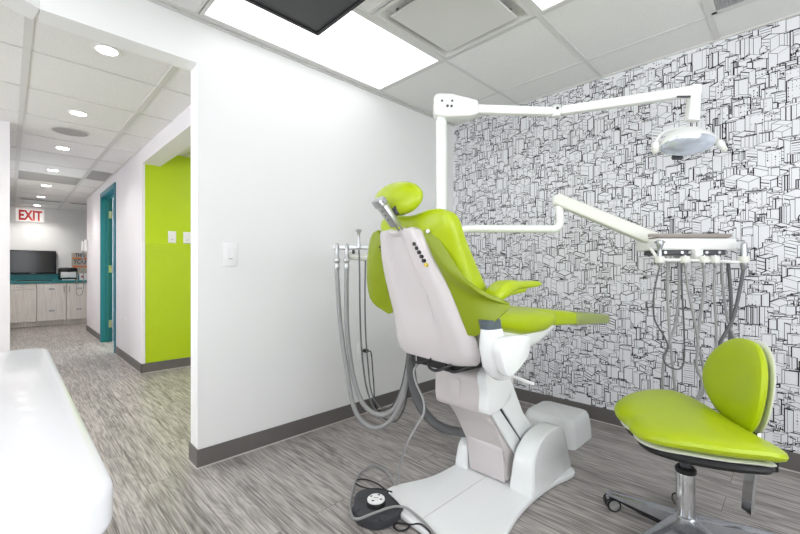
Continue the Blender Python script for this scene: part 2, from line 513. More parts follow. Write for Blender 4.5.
def fill_window_wall(name, axis, c0, c1, a0, a1, w0, w1, z0, z1, top, n, m_):
    """wall slab with one opening added for fill daylight, window frame, pane; axis = the wall's normal"""
    def q(lo, hi):
        return ((c0, lo[0], lo[1]), (c1, hi[0], hi[1])) if axis == 'x' else ((lo[0], c0, lo[1]), (hi[0], c1, hi[1]))
    bm = bmesh.new()
    for lo, hi in (((a0, 0), (w0, top)), ((w1, 0), (a1, top)), ((w0, 0), (w1, z0)), ((w0, z1), (w1, top))): box(bm, *q(lo, hi))
    struct(name, bm, m_)
    bm = bmesh.new(); e = .045
    for lo, hi in (((w0, z0), (w0+e, z1)), ((w1-e, z0), (w1, z1)), ((w0+e, z0), (w1-e, z0+e)), ((w0+e, z1-e), (w1-e, z1)), (((w0+w1)/2-.02, z0+e), ((w0+w1)/2+.02, z1-e))): box(bm, *q(lo, hi))
    fr = struct('window_%d' % n, bm, M['white'])  # out of view, added to let in daylight that evens the brightness
    cm = (c0+c1)/2
    lo, hi = (w0+e, z0+e), (w1-e, z1-e)
    g = bx((cm-.002, lo[0], lo[1]), (cm+.002, hi[0], hi[1])) if axis == 'x' else bx((lo[0], cm-.002, lo[1]), (hi[0], cm+.002, hi[1]))
    obj('pane', g, M['glass'], fr, False)
m, N, K, b = new_mat('window_glass')  # clear glass for the added, unseen daylight openings
tr = N.new('ShaderNodeBsdfTransparent'); gl = N.new('ShaderNodeBsdfGlossy'); gl.inputs['Roughness'].default_value = .02
mx = N.new('ShaderNodeMixShader'); mx.inputs[0].default_value = .06
K.new(tr.outputs[0], mx.inputs[1]); K.new(gl.outputs[0], mx.inputs[2]); K.new(mx.outputs[0], N['Material Output'].inputs['Surface'])
M['glass'] = m
fill_window_wall('wall_right', 'x', 3.5, 3.6, -1.9, WY, -.9, 2.2, .75, 2.12, CEIL+.08, 1, M['wall'])
fill_window_wall('wall_front', 'y', -1.9, -1.8, .5, 3.5, .9, 3.1, .75, 2.12, CEIL+.08, 2, M['wall'])

# ---- baseboards
def basebd(name, segs, h=.0944, t=.008):
    bm = bmesh.new()
    for (x0, y0, x1, y1) in segs:
        box(bm, (x0, y0, .004), (x1, y1, h), .002, 1)
        # pale sealant line at the floor
        ex = .004
        box(bm, (x0-ex, y0-ex, 0), (x1+ex, y1+ex, .005), mi=1)
    return struct(name, bm, [M['base'], M['caulk']])
basebd('baseboard_left', [(0, YO-.008, .008, WY-.002), (-TW-.008, YO-.008, 0, YO), (-TW-.008, YO, -TW, HY)])
basebd('baseboard_back', [(.008, WY-.010, 3.5, WY-.001)])

# ---- room ceiling: tiles and grid
GX, GY, GT = .648, 1.8755, .6096
def tile_ceiling(name, x0, x1, y0, y1, z, nx, ny, wx, wy, skip=(), grey=(), hx=.006):
    """tiles and bars as one ceiling; wx = width of bars along x, wy = along y"""
    bm = bmesh.new()
    i0 = math.floor((x0-nx)/GT); i1 = math.ceil((x1-nx)/GT); j0 = math.floor((y0-ny)/GT); j1 = math.ceil((y1-ny)/GT)
    for i in range(i0, i1):
        for j in range(j0, j1):
            if (i, j) in skip: continue
            a0, a1 = max(x0, nx+i*GT), min(x1, nx+(i+1)*GT); b0, b1 = max(y0, ny+j*GT), min(y1, ny+(j+1)*GT)
            if a1-a0 < .001 or b1-b0 < .001: continue
            vs = [bm.verts.new(p) for p in ((a0, b0, z), (a1, b0, z), (a1, b1, z), (a0, b1, z))]
            f = bm.faces.new(vs); f.material_index = 2 if (i, j) in grey else 0
    for i in range(i0, i1+1):
        x = nx+i*GT
        if x0 < x < x1: box(bm, (x-wy/2, y0, z-.005), (x+wy/2, y1, z+.002), mi=1)
    for j in range(j0, j1+1):
        y = ny+j*GT
        if not y0 < y < y1: continue
        for i in range(i0, i1):
            a0, a1 = max(x0, nx+i*GT), min(x1, nx+(i+1)*GT)
            if a1-a0 > .001 and not ((i, j) in skip and (i, j-1) in skip): box(bm, (a0, y-wx/2, z-.004), (a1, y+wx/2, z+.002), mi=1)
    box(bm, (x0, y0, z+.03), (x1, y1, z+.06), mi=0)
    return bm
skipR = {(-1, -1), (-1, -2), (0, -1), (1, -1), (1, -2), (2, 0), (-1, -4), (-1, -5), (1, -4), (1, -5)}
bm = tile_ceiling('c', 0, 3.5, -1.8, WY, CEIL, GX, GY, .014, .024, skipR)
# wall angle trim
box(bm, (0, YO-.6, CEIL-.012), (.020, WY, CEIL+.002), mi=1)
box(bm, (0, WY-.016, CEIL-.008), (3.5, WY, CEIL+.002), mi=1)
bmesh.ops.recalc_face_normals(bm, faces=bm.faces)
struct('ceiling', bm, [M['tile'], M['tbar'], M['tile_grey']])

def panel_light(x0, x1, y0, y1, label):
    t = empty('ceiling_light_panel', ((x0+x1)/2, (y0+y1)/2, CEIL-.01)); tag(t, label, 'ceiling light', 'recessed light panels in the treatment room ceiling')
    bm = bmesh.new(); w = .03
    for lo, hi in (((x0+.012, y0+.012), (x1-.012, y0+w)), ((x0+.012, y1-w), (x1-.012, y1-.012)), ((x0+.012, y0+w), (x0+w, y1-w)), ((x1-w, y0+w), (x1-.012, y1-w))):
        box(bm, (*lo, CEIL-.006), (*hi, CEIL+.02))
    obj('frame', bm, M['tbar'], t, False)
    obj('diffuser', bx((x0+w, y0+w, CEIL-.002), (x1-w, y1-w, CEIL+.012)), M['light_panel'], t, False)
    settle(t)
panel_light(GX-GT, GX, GY-2*GT, GY, 'large bright rectangular light panel in the ceiling beside the plain white wall')
panel_light(GX+GT, GX+2*GT, GY-2*GT, GY, 'bright light panel mostly cut off by the top edge, right of the square air diffuser')
panel_light(GX-GT, GX, GY-5*GT, GY-3*GT, 'unseen fill light panel added in the ceiling behind the viewpoint near the slanted header')  # out of view, added to soften the room light
panel_light(GX+GT, GX+2*GT, GY-5*GT, GY-3*GT, 'unseen fill light panel added in the ceiling directly above and behind the viewpoint')  # second added panel out of view, also for softer light

# square air diffuser
t = empty('air_diffuser', (GX+GT/2, GY-GT/2, CEIL)); tag(t, 'square white air diffuser with a flat plaque set in the ceiling tiles', 'air vent')
cx, cy = GX+GT/2, GY-GT/2; g = GT/2-.012
bm = bmesh.new()
rr = lambda h, z: [V((cx-h, cy-h, z)), V((cx+h, cy-h, z)), V((cx+h, cy+h, z)), V((cx-h, cy+h, z))]
loft(bm, [rr(g, CEIL-.004), rr(g-.02, CEIL-.006), rr(g-.045, CEIL+.03), rr(.12, CEIL+.06)], cap=False)
bm.faces.new([bm.verts.new(p) for p in rr(.12, CEIL+.06)])
obj('diffuser_frame', bm, M['tbar'], t, False)
obj('plaque', bx((cx-.226, cy-.226, CEIL-.014), (cx+.226, cy+.226, CEIL-.004), .003, 1), M['tbar'], t, False)
for sx in (-1, 1):
    for sy in (-1, 1): obj('bracket', bx((cx+sx*.2-.006, cy+sy*.2-.006, CEIL-.006), (cx+sx*.2+.006, cy+sy*.2+.006, CEIL+.05)), M['tbar_dark'], t, False)
settle(t)
# eggcrate return grille
t = empty('return_air_grille', (GX+2.5*GT, GY+GT/2, CEIL)); tag(t, 'grey eggcrate air grille in the ceiling at the top right corner', 'air vent')
x0, y0 = GX+2*GT+.012, GY+.012; x1, y1 = x0+GT-.024, y0+GT-.024
bm = bmesh.new()
for lo, hi in (((x0, y0), (x1, y0+.02)), ((x0, y1-.02), (x1, y1)), ((x0, y0), (x0+.02, y1)), ((x1-.02, y0), (x1, y1))): box(bm, (*lo, CEIL-.006), (*hi, CEIL+.01))
obj('frame', bm, M['tbar'], t, False)
bm = bmesh.new()
k = 24
for i in range(1, k*2):
    # diagonal lattice: crossing blades
    x = x0+(x1-x0)*i/(2*k)
    box(bm, (x-.0015, y0+.02, CEIL-.004), (x+.0015, y1-.02, CEIL+.008))
    y = y0+(y1-y0)*i/(2*k)
    box(bm, (x0+.02, y-.0015, CEIL-.004), (x1-.02, y+.0015, CEIL+.008))
obj('lattice', bm, M['grille'], t, False)
obj('duct', bx((x0, y0, CEIL+.010), (x1, y1, CEIL+.028)), M['dark'], t, False)
settle(t)

# ceiling-hung television seen from below
t = empty('ceiling_television', (.98, .74, CEIL)); tag(t, 'dark grey flat television hung face-down under the ceiling beside the light panel', 'television')
obj('casing', bx((.596, .46, 2.115), (1.36, 1.009, 2.150), .006, 2), M['tvback'], t)
bm = bmesh.new()
box(bm, (.596, .46, 2.100), (1.36, .475, 2.116)); box(bm, (.596, .994, 2.100), (1.36, 1.009, 2.116))
box(bm, (.596, .475, 2.100), (.611, .994, 2.116)); box(bm, (1.345, .475, 2.100), (1.36, .994, 2.116))
obj('bezel', bm, M['black'], t, False)
obj('screen', bx((.611, .475, 2.106), (1.345, .994, 2.114)), M['tvback'], t, False)
bm = bmesh.new(); cyl(bm, (.98, .74, 2.14), (.98, .74, CEIL-.001), .025); box(bm, (.90, .66, CEIL-.012), (1.06, .82, CEIL-.002))
obj('ceiling_mount', bm, M['black'], t)
settle(t)

# ================================================================== HALLWAY
XG = -2.373
bm = bmesh.new()
# hall wall with doorway (frame) : from the room's wall to the end of the corridor
DX0, DX1, DH = -4.72, -3.74, 2.02
box(bm, (XG-.13, HY, 0), (XG, HY+.026, HC+.03))                   # end beside the lime recess
box(bm, (DX1, HY, 0), (XG-.13, HY+.12, HC+.03))
box(bm, (DX0, HY, DH), (DX1, HY+.12, HC+.03))
box(bm, (-6.22, HY, 0), (DX0, HY+.12, HC+.03))
box(bm, (XG, HY, 2.045), (-TW, 1.068, HC+.03))                    # beam over the recess
box(bm, (-6.22, HY+.12, 0), (-6.10, 3.1, HC+.03))
struct('wall_hall', bm, M['hallwall'])
struct('wall_recess', bx((XG-.12, HY+.0262, 0), (XG, 2.9, HC+.03)), M['lime_wall'])
struct('wall_recess_back', bx((XG, 2.9, 0), (-TW, 3.0, HC+.03)), M['hallwall'])
bm = bmesh.new()
box(bm, (-2.42, -1.9, 0), (-2.30, .008, HC+.03)); box(bm, (-8.3, -.10, 0), (-2.42, .008, HC+.03))
struct('wall_hall_left', bm, M['hallwall'])
fill_window_wall('wall_waiting_area', 'y', -1.9, -1.8, -2.30, .38, -2.1, .15, .5, 2.05, HC+.03, 3, M['hallwall'])
bm = bmesh.new(); box(bm, (-8.32, -.1, 0), (-8.2, 3.1, HC+.03)); box(bm, (-8.2, 3.0, 0), (-6.22, 3.1, HC+.03))
struct('wall_hall_end', bm, M['wall'])
box_ = [(DX1+.06, HY-.008, XG+.008, HY), (-6.228, HY-.008, DX0-.06, HY), (-6.228, HY, -6.22, 3.0)]
basebd('baseboard_hall', box_+[(XG, HY-.008, XG+.008, 2.9)])
basebd('baseboard_hall_left', [(-2.30, -1.8, -2.292, .008), (-7.40, .008, -2.292, .016)])
# ceiling of the hall
HX0, HY0 = -.742, .069
bm = tile_ceiling('h', -8.2, -TW+.001, -1.8, 3.0, HC, HX0, HY0, .034, .010, (), {(-7, 0), (-6, 1)})
for q in range(0):
    pass
poly = [(-TW+.001, .068), (-TW+.001, -1.8), (.39, -1.8), (.39, -.80)]
f = bm.faces.new([bm.verts.new((x, y, HC)) for x, y in poly]); f.material_index = 0
f = bm.faces.new([bm.verts.new((x, y, HC+.03)) for x, y in poly]); f.material_index = 0
for k in range(0, 2):
    pass
box(bm, (-6.22, HY-.012, HC-.008), (XG, HY, HC+.001), mi=1)
struct('ceiling_hall', bm, [M['tile'], M['tbar'], M['tile_grey']])

# vertical white trim on the corner of the lime recess
struct('trim_1', bx((XG-.004, HY-.004, .095), (XG+.012, HY+.026, 1.273), .002, 1), M['white'])
# acrylic panel on the lime wall
o = obj('wall_panel', bx((XG, HY+.028, .10), (XG+.006, 2.6, 1.273), .001, 1), M['acrylic'], None, False)
tag(o, 'glossy lime green protective panel on the lower part of the lime recess wall', 'wall panel')
# white corner stop at the opening's jamb
struct('trim_2', bx((-.030, YO-.004, .095), (.0015, YO+.001, SOF), .001, 1), M['white'])

# teal door
t = empty('door_1', ((DX0+DX1)/2, HY, 0)); t['kind'] = 'structure'
bm = bmesh.new(); e = .05
for x0, x1, z0, z1 in ((DX0-e, DX0+.012, 0, DH+e), (DX1-.012, DX1+e, 0, DH+e), (DX0+.012, DX1-.012, DH-.012, DH+e)):
    box(bm, (x0, HY-.014, z0), (x1, HY+.0, z1), .003, 1)
    box(bm, (x0 if x0 > DX0 else DX0, HY, z0), (min(x1, DX1), HY+.12, min(z1, DH)), .002, 1)
for x0, x1, z0, z1 in ((DX0+.012, DX0+.026, 0, DH-.012), (DX1-.026, DX1-.012, 0, DH-.012), (DX0+.012, DX1-.012, DH-.03, DH-.012)):
    box(bm, (x0, HY+.05, z0), (x1, HY+.07, z1))
obj('door_frame', bm, M['teal'], t, False)
dl = obj('door_leaf', bx((DX0+.03, HY+.122, .008), (DX0+.072, HY+1.02, DH-.02), .002, 1), M['teal'], t, False)
for z in (.25, 1.02, 1.78):
    bm = bmesh.new(); cyl(bm, (DX0+.026, HY+.115, z-.05), (DX0+.026, HY+.115, z+.05), .008, n=12); box(bm, (DX0+.012, HY+.075, z-.05), (DX0+.016, HY+.115, z+.05))
    obj('hinge', bm, M['alu'], t)
settle(t)

# downlights and speaker
def downlight(x, y, label):
    t = empty('recessed_downlight', (x, y, HC)); tag(t, label, 'ceiling light', 'row of round recessed downlights along the hallway ceiling')
    bm = bmesh.new(); lathe(bm, [(.062, 0), (.064, -.004), (.048, -.006), (.048, .0)], (x, y, HC), n=32)
    obj('trim_ring', bm, M['white'], t)
    bm = bmesh.new(); lathe(bm, [(.047, -.001), (.047, -.0045), (.02, -.005)], (x, y, HC), n=32)
    obj('lens', bm, M['downlight'], t)
    settle(t)
dn = ['nearest round downlight, just behind the opening header', 'second round downlight from the opening, before the round speaker', 'third round downlight from the opening, just past the round speaker',
      'fourth round downlight from the opening along the hallway ceiling', 'fifth round downlight from the opening, beside the grey tile', 'sixth round downlight from the opening, second from the far wall',
      'farthest round downlight, right above the exit sign']
for k in range(7): downlight(HX0+GT*(.48-2*k), HY0+.300, dn[k])
t = empty('ceiling_speaker', (-2.235, .37, HC)); tag(t, 'round grey ceiling speaker grille between two downlights in the hallway', 'speaker')
bm = bmesh.new(); lathe(bm, [(.128, 0), (.130, -.006), (.118, -.008), (.116, -.004)], (-2.235, .37, HC), n=48); obj('rim', bm, M['tbar'], t)
bm = bmesh.new(); lathe(bm, [(.117, -.002), (.117, -.0055), (.03, -.008)], (-2.235, .37, HC), n=48); obj('grille', bm, mat('speaker_grille', (168, 165, 163), .6), t)
settle(t)
# linear slots far down the hall ceiling
for x, y0, y1, lb in ((-6.95, .12, .66, 'slim white linear air slot in the far hallway ceiling, left of the two'), (-6.95, .74, 1.20, 'slim white linear air slot in the far hallway ceiling, right of the two')):
    t = empty('linear_air_slot', (x, (y0+y1)/2, HC)); tag(t, lb, 'air vent')
    obj('slot_frame', bx((x-.09, y0, HC-.010), (x+.09, y1, HC-.0045)), M['tbar'], t, False)
    obj('slot', bx((x-.03, y0+.03, HC-.013), (x+.03, y1-.03, HC-.010)), M['tbar_dark'], t, False)
    settle(t)

# exit sign
XF = -8.2
t = empty('exit_sign', (XF+.02, .29, 2.03)); tag(t, 'white exit sign with red letters high on the far hallway wall', 'sign')
obj('housing', bx((XF+.001, .099, 1.916), (XF+.045, .482, 2.150), .004, 1), M['exit_face'], t, False)
obj('lettering', text_bm('EXIT', .255, .003, Matrix.Translation((XF+.046, .2905, 2.022)) @ Matrix.Rotation(PI/2, 4, 'Z') @ Matrix.Rotation(PI/2, 4, 'X') @ Matrix.Diagonal((.62, 1, 1, 1)), .010), M['red'], t, False)
settle(t)

# far cabinets
XC = -7.43
def knob_bar(lo, hi): return bx(lo, hi, .003, 1)
units = [(-.40, .345, 'far pale wood cabinet with a drawer above its door, left of the other cabinets'), (.349, .749, 'far pale wood cabinet with two white labels, middle of the three'), (.753, 1.30, 'far pale wood cabinet by the wall phone, right of the other cabinets')]
for k, (y0, y1, lb) in enumerate(units):
    y0 = max(y0, .012)
    t = empty('base_cabinet', (XC-.3, (y0+y1)/2, 0)); tag(t, lb, 'cabinet', 'pale wood cabinets under the teal worktop')
    bm = bmesh.new(); box(bm, (XF+.02, y0, .085), (XC-.02, y1, .765)); box(bm, (XF+.02, y0, 0), (XC-.06, y1, .085))
    obj('body', bm, M['pale_wood'], t, False)
    if k == 0:
        obj('drawer', bx((XC-.018, y0+.003, .655), (XC, y1-.003, .76), .002, 1), M['pale_wood'], t, False)
        d = t.children[-1]
        bm = bmesh.new(); tube(bm, [(XC, .10, .715), (XC+.025, .105, .715), (XC+.025, .205, .715), (XC, .21, .715)], .006, n=8, smooth=False); obj('handle', bm, M['alu'], d)
        obj('door', bx((XC-.018, y0+.003, .09), (XC, y1-.003, .65), .002, 1), M['pale_wood'], t, False)
    else:
        obj('door', bx((XC-.018, y0+.003, .09), (XC, y1-.003, .76), .002, 1), M['pale_wood'], t, False)
        d = t.children[-1]
        hy = y1-.035 if k == 1 else y0+.035
        bm = bmesh.new(); tube(bm, [(XC, hy, .60), (XC+.025, hy, .605), (XC+.025, hy, .705), (XC, hy, .71)], .006, n=8, smooth=False); obj('handle', bm, M['alu'], d)
        cy = (y0+y1)/2 if k == 1 else .93
        for z in (.66, .27):
            q = obj('label_plate', bx((XC+.0005, cy-.05, z-.028), (XC+.003, cy+.05, z+.028)), M['white'], d, False)
            bm = bmesh.new()
            for r in range(2): box(bm, (XC+.0032, cy-.034, z-.014+.018*r), (XC+.0042, cy+.034, z-.008+.018*r))
            box(bm, (XC+.0032, cy-.034, z-.014), (XC+.0042, cy-.028, z+.01)); box(bm, (XC+.0032, cy+.028, z-.014), (XC+.0042, cy+.034, z+.01))
            bm2 = obj('label_print', bm, M['gap'], t, False); bm2.parent = d
    # second level children are parented to door/drawer: bring every mesh to the empty's space
    settle(t)
t = empty('teal_worktop', (XC-.3, .6, .77)); tag(t, 'teal laminate worktop with backsplash on the far pale cabinets', 'worktop')
obj('top', bx((XF+.002, .012, .767), (XC+.02, 1.3, .807), .004, 1), M['teal_top'], t)
obj('backsplash', bx((XF+.002, .012, .808), (XF+.02, 1.3, .925), .002, 1), M['teal_top'], t)
settle(t)
# television on the far wall
t = empty('television', (XF+.05, .28, .93)); tag(t, 'black flat television on the far wall above the teal worktop', 'television')
obj('bezel', bx((XF+.015, .014, .93), (XF+.055, .655, 1.372), .006, 2), M['black'], t)
obj('screen', bx((XF+.0555, .022, .955), (XF+.057, .64, 1.358)), M['screen'], t, False)
obj('maker_badge', bx((XF+.0555, .30, .937), (XF+.057, .36, .946)), M['alu'], t, False)
obj('wall_bracket', bx((XF+.001, .22, 1.05), (XF+.016, .42, 1.25)), M['dark'], t, False)
settle(t)
# keyboard tray dark stripe on worktop
o = obj('keyboard', bx((-7.60, .10, .8075), (-7.48, .56, .825), .004, 1), M['black']); tag(o, 'low black keyboard lying on the teal worktop below the television', 'keyboard')
# printer
t = empty('label_printer', (-7.9, .80, .81)); tag(t, 'small black and white printer on the teal worktop right of the television', 'printer')
bm = bmesh.new(); slab(bm, smooth2([(.69, -.12), (.915, -.12), (.94, 0), (.91, .12), (.695, .12), (.665, 0)], 4), 0, .24, .04, 4, Matrix.Translation((-7.85, 0, .808)) @ Matrix(((0, -1, 0, 0), (1, 0, 0, 0), (0, 0, 1, 0), (0, 0, 0, 1))))
obj('housing', bm, M['black'], t)
obj('front_cover', bx((-7.735, .69, .855), (-7.715, .915, .965), .006, 2), M['white'], t)
obj('lid', bx((-7.90, .72, 1.046), (-7.78, .88, 1.056), .003, 1), M['white'], t)
obj('tray', bx((-7.735, .71, .81), (-7.70, .895, .825), .003, 1), M['white'], t)
settle(t)
# poster
t = empty('poster', (XF+.02, 1.02, 1.0)); tag(t, 'small framed poster with slate and orange capital letters beside the printer', 'poster')
obj('board', bx((XF+.021, .885, .93), (XF+.033, 1.145, 1.345)), M['kraft'], t, False)
RM = Matrix.Rotation(PI/2, 4, 'Z') @ Matrix.Rotation(PI/2, 4, 'X')
for s, z, m_ in (('THIS', 1.295, 'slate'), ('YOU', 1.165, 'slate')):
    obj('word', text_bm(s, .105 if s == 'THIS' else .13, .002, Matrix.Translation((XF+.034, 1.012, z)) @ RM @ Matrix.Diagonal((.72, 1, 1, 1)), .003), M[m_], t, False)
for z0_, z1_ in ((1.222, 1.248), (1.052, 1.088)): obj('band', bx((XF+.0335, .90, z0_), (XF+.035, 1.13, z1_)), M['orange'], t, False)
settle(t)
# glove box
t = empty('tissue_box', (-7.62, 1.03, .81)); tag(t, 'small white box with a magenta mark on the teal worktop under the poster', 'box')
obj('carton', bx((-7.68, .955, .808), (-7.56, 1.085, .935), .003, 1), M['white'], t, False)
bm = bmesh.new(); cyl(bm, (-7.5595, .995, .875), (-7.5575, .995, .875), .022, n=20); obj('printed_mark', bm, M['magenta'], t)
settle(t)
# wall phone on the end of the hall wall
t = empty('wall_phone', (-6.14, HY-.02, 1.4)); tag(t, 'white wall phone with a hanging coiled cord at the end of the hallway wall', 'telephone')
obj('base', bx((-6.20, HY-.050, 1.30), (-6.08, HY-.001, 1.50), .01, 3), M['white'], t)
bm = bmesh.new(); slab(bm, rrect(.026, .085, .024), 0, .028, .01, 3, Matrix.Translation((-6.15, HY-.051, 1.39)) @ Matrix.Rotation(PI/2, 4, 'X') @ Matrix.Rotation(0, 4, 'Z'))
obj('handset', bm, M['white'], t)
bm = bmesh.new(); tube(bm, [(-6.15, HY-.06, 1.31), (-6.15, HY-.05, 1.0), (-6.17, HY-.05, .70), (-6.18, HY-.08, .60), (-6.18, HY-.13, .62), (-6.17, HY-.13, .85), (-6.15, HY-.07, 1.20), (-6.13, HY-.04, 1.31)], .006, n=6); obj('cord', bm, M['hose_light'], t)
obj('hook', bx((-6.12, HY-.060, 1.47), (-6.10, HY-.0495, 1.49)), M['dark'], t)
settle(t)

# switch plates and outlets
def plate(kind, c, nrm, w, h, label, cat, parts):
    c = V(c); t = empty(kind, c); tag(t, label, cat)
    m = frame(c, nrm, V((0, 0, 1)).cross(V(nrm)))
    obj('cover_plate', bx((-w/2, -h/2, 0), (w/2, h/2, .006), .002, 2, m), M['white'], t)
    if 'rocker' in parts:
        obj('rocker', bx((-.017, -.034, .0055), (.017, .034, .009), .0015, 1, m), M['white'], t)
        obj('indicator', bx((-.010, -.026, .009), (.010, -.023, .0095), 0, 1, m), M['dark'], t, False)
    if 'receptacle' in parts:
        for s in (-1, 1):
            bm = bmesh.new(); box(bm, (-.016, s*.02-.014, .0055), (.016, s*.02+.014, .008), .003, 2, 0, m)
            r = obj('receptacle', bm, M['white'], t)
            bm = bmesh.new()
            for q in (-1, 1): box(bm, (q*.006-.001, s*.02-.004, .008), (q*.006+.001, s*.02+.006, .0085), M4=m)
            r2 = obj('slot', bm, M['gap'], t, False); r2.parent = r
    for ch in t.children:
        ch.data.transform(Matrix.Translation(-c))
        for g_ in ch.children: g_.data.transform(Matrix.Translation(-c))
    return t
plate('light_switch', (0.0005, .839, 1.097), (1, 0, 0), .078, .128, 'white rocker light switch on the plain white wall beside the opening', 'light switch', ['rocker'])
plate('light_switch', (XG+.0005, 1.171, 1.345), (1, 0, 0), .072, .118, 'left white switch on the lime green recess wall', 'light switch', ['rocker'])
plate('light_switch', (XG+.0005, 1.31, 1.345), (1, 0, 0), .072, .118, 'right white switch on the lime green recess wall, next to the opening jamb', 'light switch', ['rocker'])
plate('wall_outlet', (-3.137, HY-.0005, .42), (0, -1, 0), .072, .118, 'white outlet on the hallway wall between teal door and lime recess', 'outlet', ['receptacle'])
t = plate('wall_outlet', (0.0005, 1.738, .44), (1, 0, 0), .072, .118, 'white outlet with a black plug low on the white wall behind the hoses', 'outlet', ['receptacle'])
bm = bmesh.new(); box(bm, (.009, .0, -.006), (.045, .03, .018), .006, 2); tube(bm, [(.04, .018, .004), (.07, .03, -.01), (.07, .05, -.20), (.05, .10, -.42), (.06, .25, -.434)], .004, n=6)
q = obj('power_plug', bm, M['black']); q.location = (0.0005, 1.738, .44); tag(q, 'black power plug with a thin cable in the outlet behind the hoses', 'plug')

# ================================================================== WHITE WORKTOP, lower left
t = empty('counter', (1.2, -.3, 0)); tag(t, 'glossy white countertop with rounded corners in the lower left foreground', 'counter')
ZT = .80
out = rrect((1.715-.680)/2, (.078+.62)/2, .050, 8)
bm = bmesh.new(); slab(bm, [(x+(1.715+.680)/2, y+(.078-.62)/2) for x, y in out], ZT-.052, ZT, .012, 4); obj('countertop', bm, M['desk'], t)
bm = bmesh.new(); box(bm, (.76, -.56, .08), (1.62, .0, ZT-.053)); box(bm, (.79, -.56, 0), (1.60, -.04, .08)); obj('cabinet_body', bm, M['white'], t, False)
for x0, x1 in ((.765, 1.188), (1.192, 1.615)):
    d = obj('door', bx((x0, .0005, .09), (x1, .018, ZT-.06), .002, 1), M['white'], t, False)
    bm = bmesh.new(); xh = x1-.04 if x0 < 1 else x0+.04
    tube(bm, [(xh, .018, .50), (xh, .045, .505), (xh, .045, .625), (xh, .018, .63)], .005, n=8, smooth=False); h_ = obj('handle', bm, M['alu'], t); h_.parent = d
settle(t)

# ================================================================== DENTAL CHAIR
CTH = math.radians(-6)
t = empty('dental_chair', (1.12, 1.45, 0), CTH)
tag(t, 'lime green dental chair with white shell and base in the middle of the room', 'dental chair')
chair = t
W2L = (Matrix.Translation((1.12, 1.45, 0)) @ Matrix.Rotation(CTH, 4, 'Z')).inverted()
def cw(name, bm, m, parent=None, **k):      # built in world axes
    bmesh.ops.transform(bm, matrix=W2L, verts=bm.verts); return obj(name, bm, m, parent or chair, **k)
def cl(name, bm, m, parent=None, **k):      # built in the chair's own axes
    return obj(name, bm, m, parent or chair, **k)
# base plate (world)
outl = [(.862, 1.20), (.872, 1.265), (.905, 1.34), (.932, 1.42), (.941, 1.52), (.938, 1.64), (.915, 1.78), (.885, 1.90), (.875, 1.95), (.895, 1.985),
        (1.0, 2.0), (1.14, 2.005), (1.30, 1.998), (1.375, 1.982), (1.408, 1.945), (1.40, 1.88), (1.380, 1.79), (1.370, 1.68), (1.369, 1.58), (1.377, 1.46), (1.398, 1.35), (1.42, 1.25), (1.425, 1.16), (1.40, 1.115),
        (1.30, 1.105), (1.14, 1.108), (.98, 1.122), (.895, 1.15)]
bm = bmesh.new(); slab(bm, smooth2(outl, 4), 0, .028, .010, 4); bp_ = cw('base_plate', bm, M['plastic'])
cw('base_seam', bx((1.1235, 1.135, .0275), (1.1275, 1.60, .0287)), M['shell_grey'], bp_, smooth=False)
# base uprights (two curved cheeks)
def cheek(x0, x1, pts):
    bm = bmesh.new(); pts = smooth2(pts, 4)
    n = len(pts); cy = sum(p[0] for p in pts)/n; cz = sum(p[1] for p in pts)/n
    rings = []
    for x, s in ((x0, .93), (x0+.008, .985), (x0+.02, 1), (x1-.02, 1), (x1-.008, .985), (x1, .93)):
        rings.append([V((x+(.0), cy+(y-cy)*s, max(.02, cz+(z-cz)*s))) for y, z in pts])
    # lean: the top is narrower than the foot
    for i, r in enumerate(rings):
        for v in r:
            k = (v.z-.02)/.25; mid = (x0+x1)/2
            v.x = mid+(v.x-mid)*(1.0-.30*k) if True else v.x
    loft(bm, rings); return bm
prof = [(1.585, .02), (1.588, .10), (1.605, .175), (1.65, .225), (1.72, .255), (1.82, .262), (1.90, .245), (1.945, .19), (1.965, .10), (1.975, .02), (1.8, .02), (1.68, .02)]
cw('base_cheek', cheek(1.254, 1.378, prof), M['plastic'])
prof2 = [(1.585, .02), (1.59, .09), (1.61, .14), (1.66, .17), (1.75, .18), (1.85, .175), (1.93, .12), (1.955, .02), (1.8, .02), (1.68, .02)]
cw('base_cheek', cheek(.945, 1.020, prof2), M['plastic'])
cw('base_bridge', bx((1.0, 1.75, .02), (1.25, 1.94, .20), .03, 4), M['plastic'])
# lift arm: slanting box from base to knuckle
def prism_yz(x0, x1, pts, bev=.008):
    bm = bmesh.new(); rings = [[V((x, y, z)) for y, z in pts] for x in (x0, x1)]; loft(bm, rings)
    bmesh.ops.bevel(bm, geom=list(bm.edges), offset=bev, segments=3, profile=.5, affect='EDGES', clamp_overlap=True)
    return bm
cw('lift_arm', prism_yz(1.022, 1.234, [(1.605, .04), (1.90, .04), (1.86, .18), (1.72, .36), (1.60, .50), (1.44, .50), (1.428, .40), (1.50, .32), (1.583, .20)]), M['shell_grey'])
cw('lift_panel', prism_yz(1.030, 1.226, [(1.597, .035), (1.61, .035), (1.61, .20), (1.58, .20), (1.577, .19)], .003), M['shell'])
cw('side_link', prism_yz(1.236, 1.252, [(1.445, .405), (1.505, .410), (1.728, .175), (1.70, .115), (1.672, .13)], .004), M['plastic'])
cw('side_link', prism_yz(1.236, 1.252, [(1.525, .412), (1.58, .50), (1.62, .50), (1.715, .33), (1.81, .25), (1.85, .19), (1.745, .165)], .004), M['plastic'])
cw('link_gap', prism_yz(1.2355, 1.243, [(1.500, .41), (1.528, .415), (1.752, .165), (1.722, .155)], .0005), M['gap'])
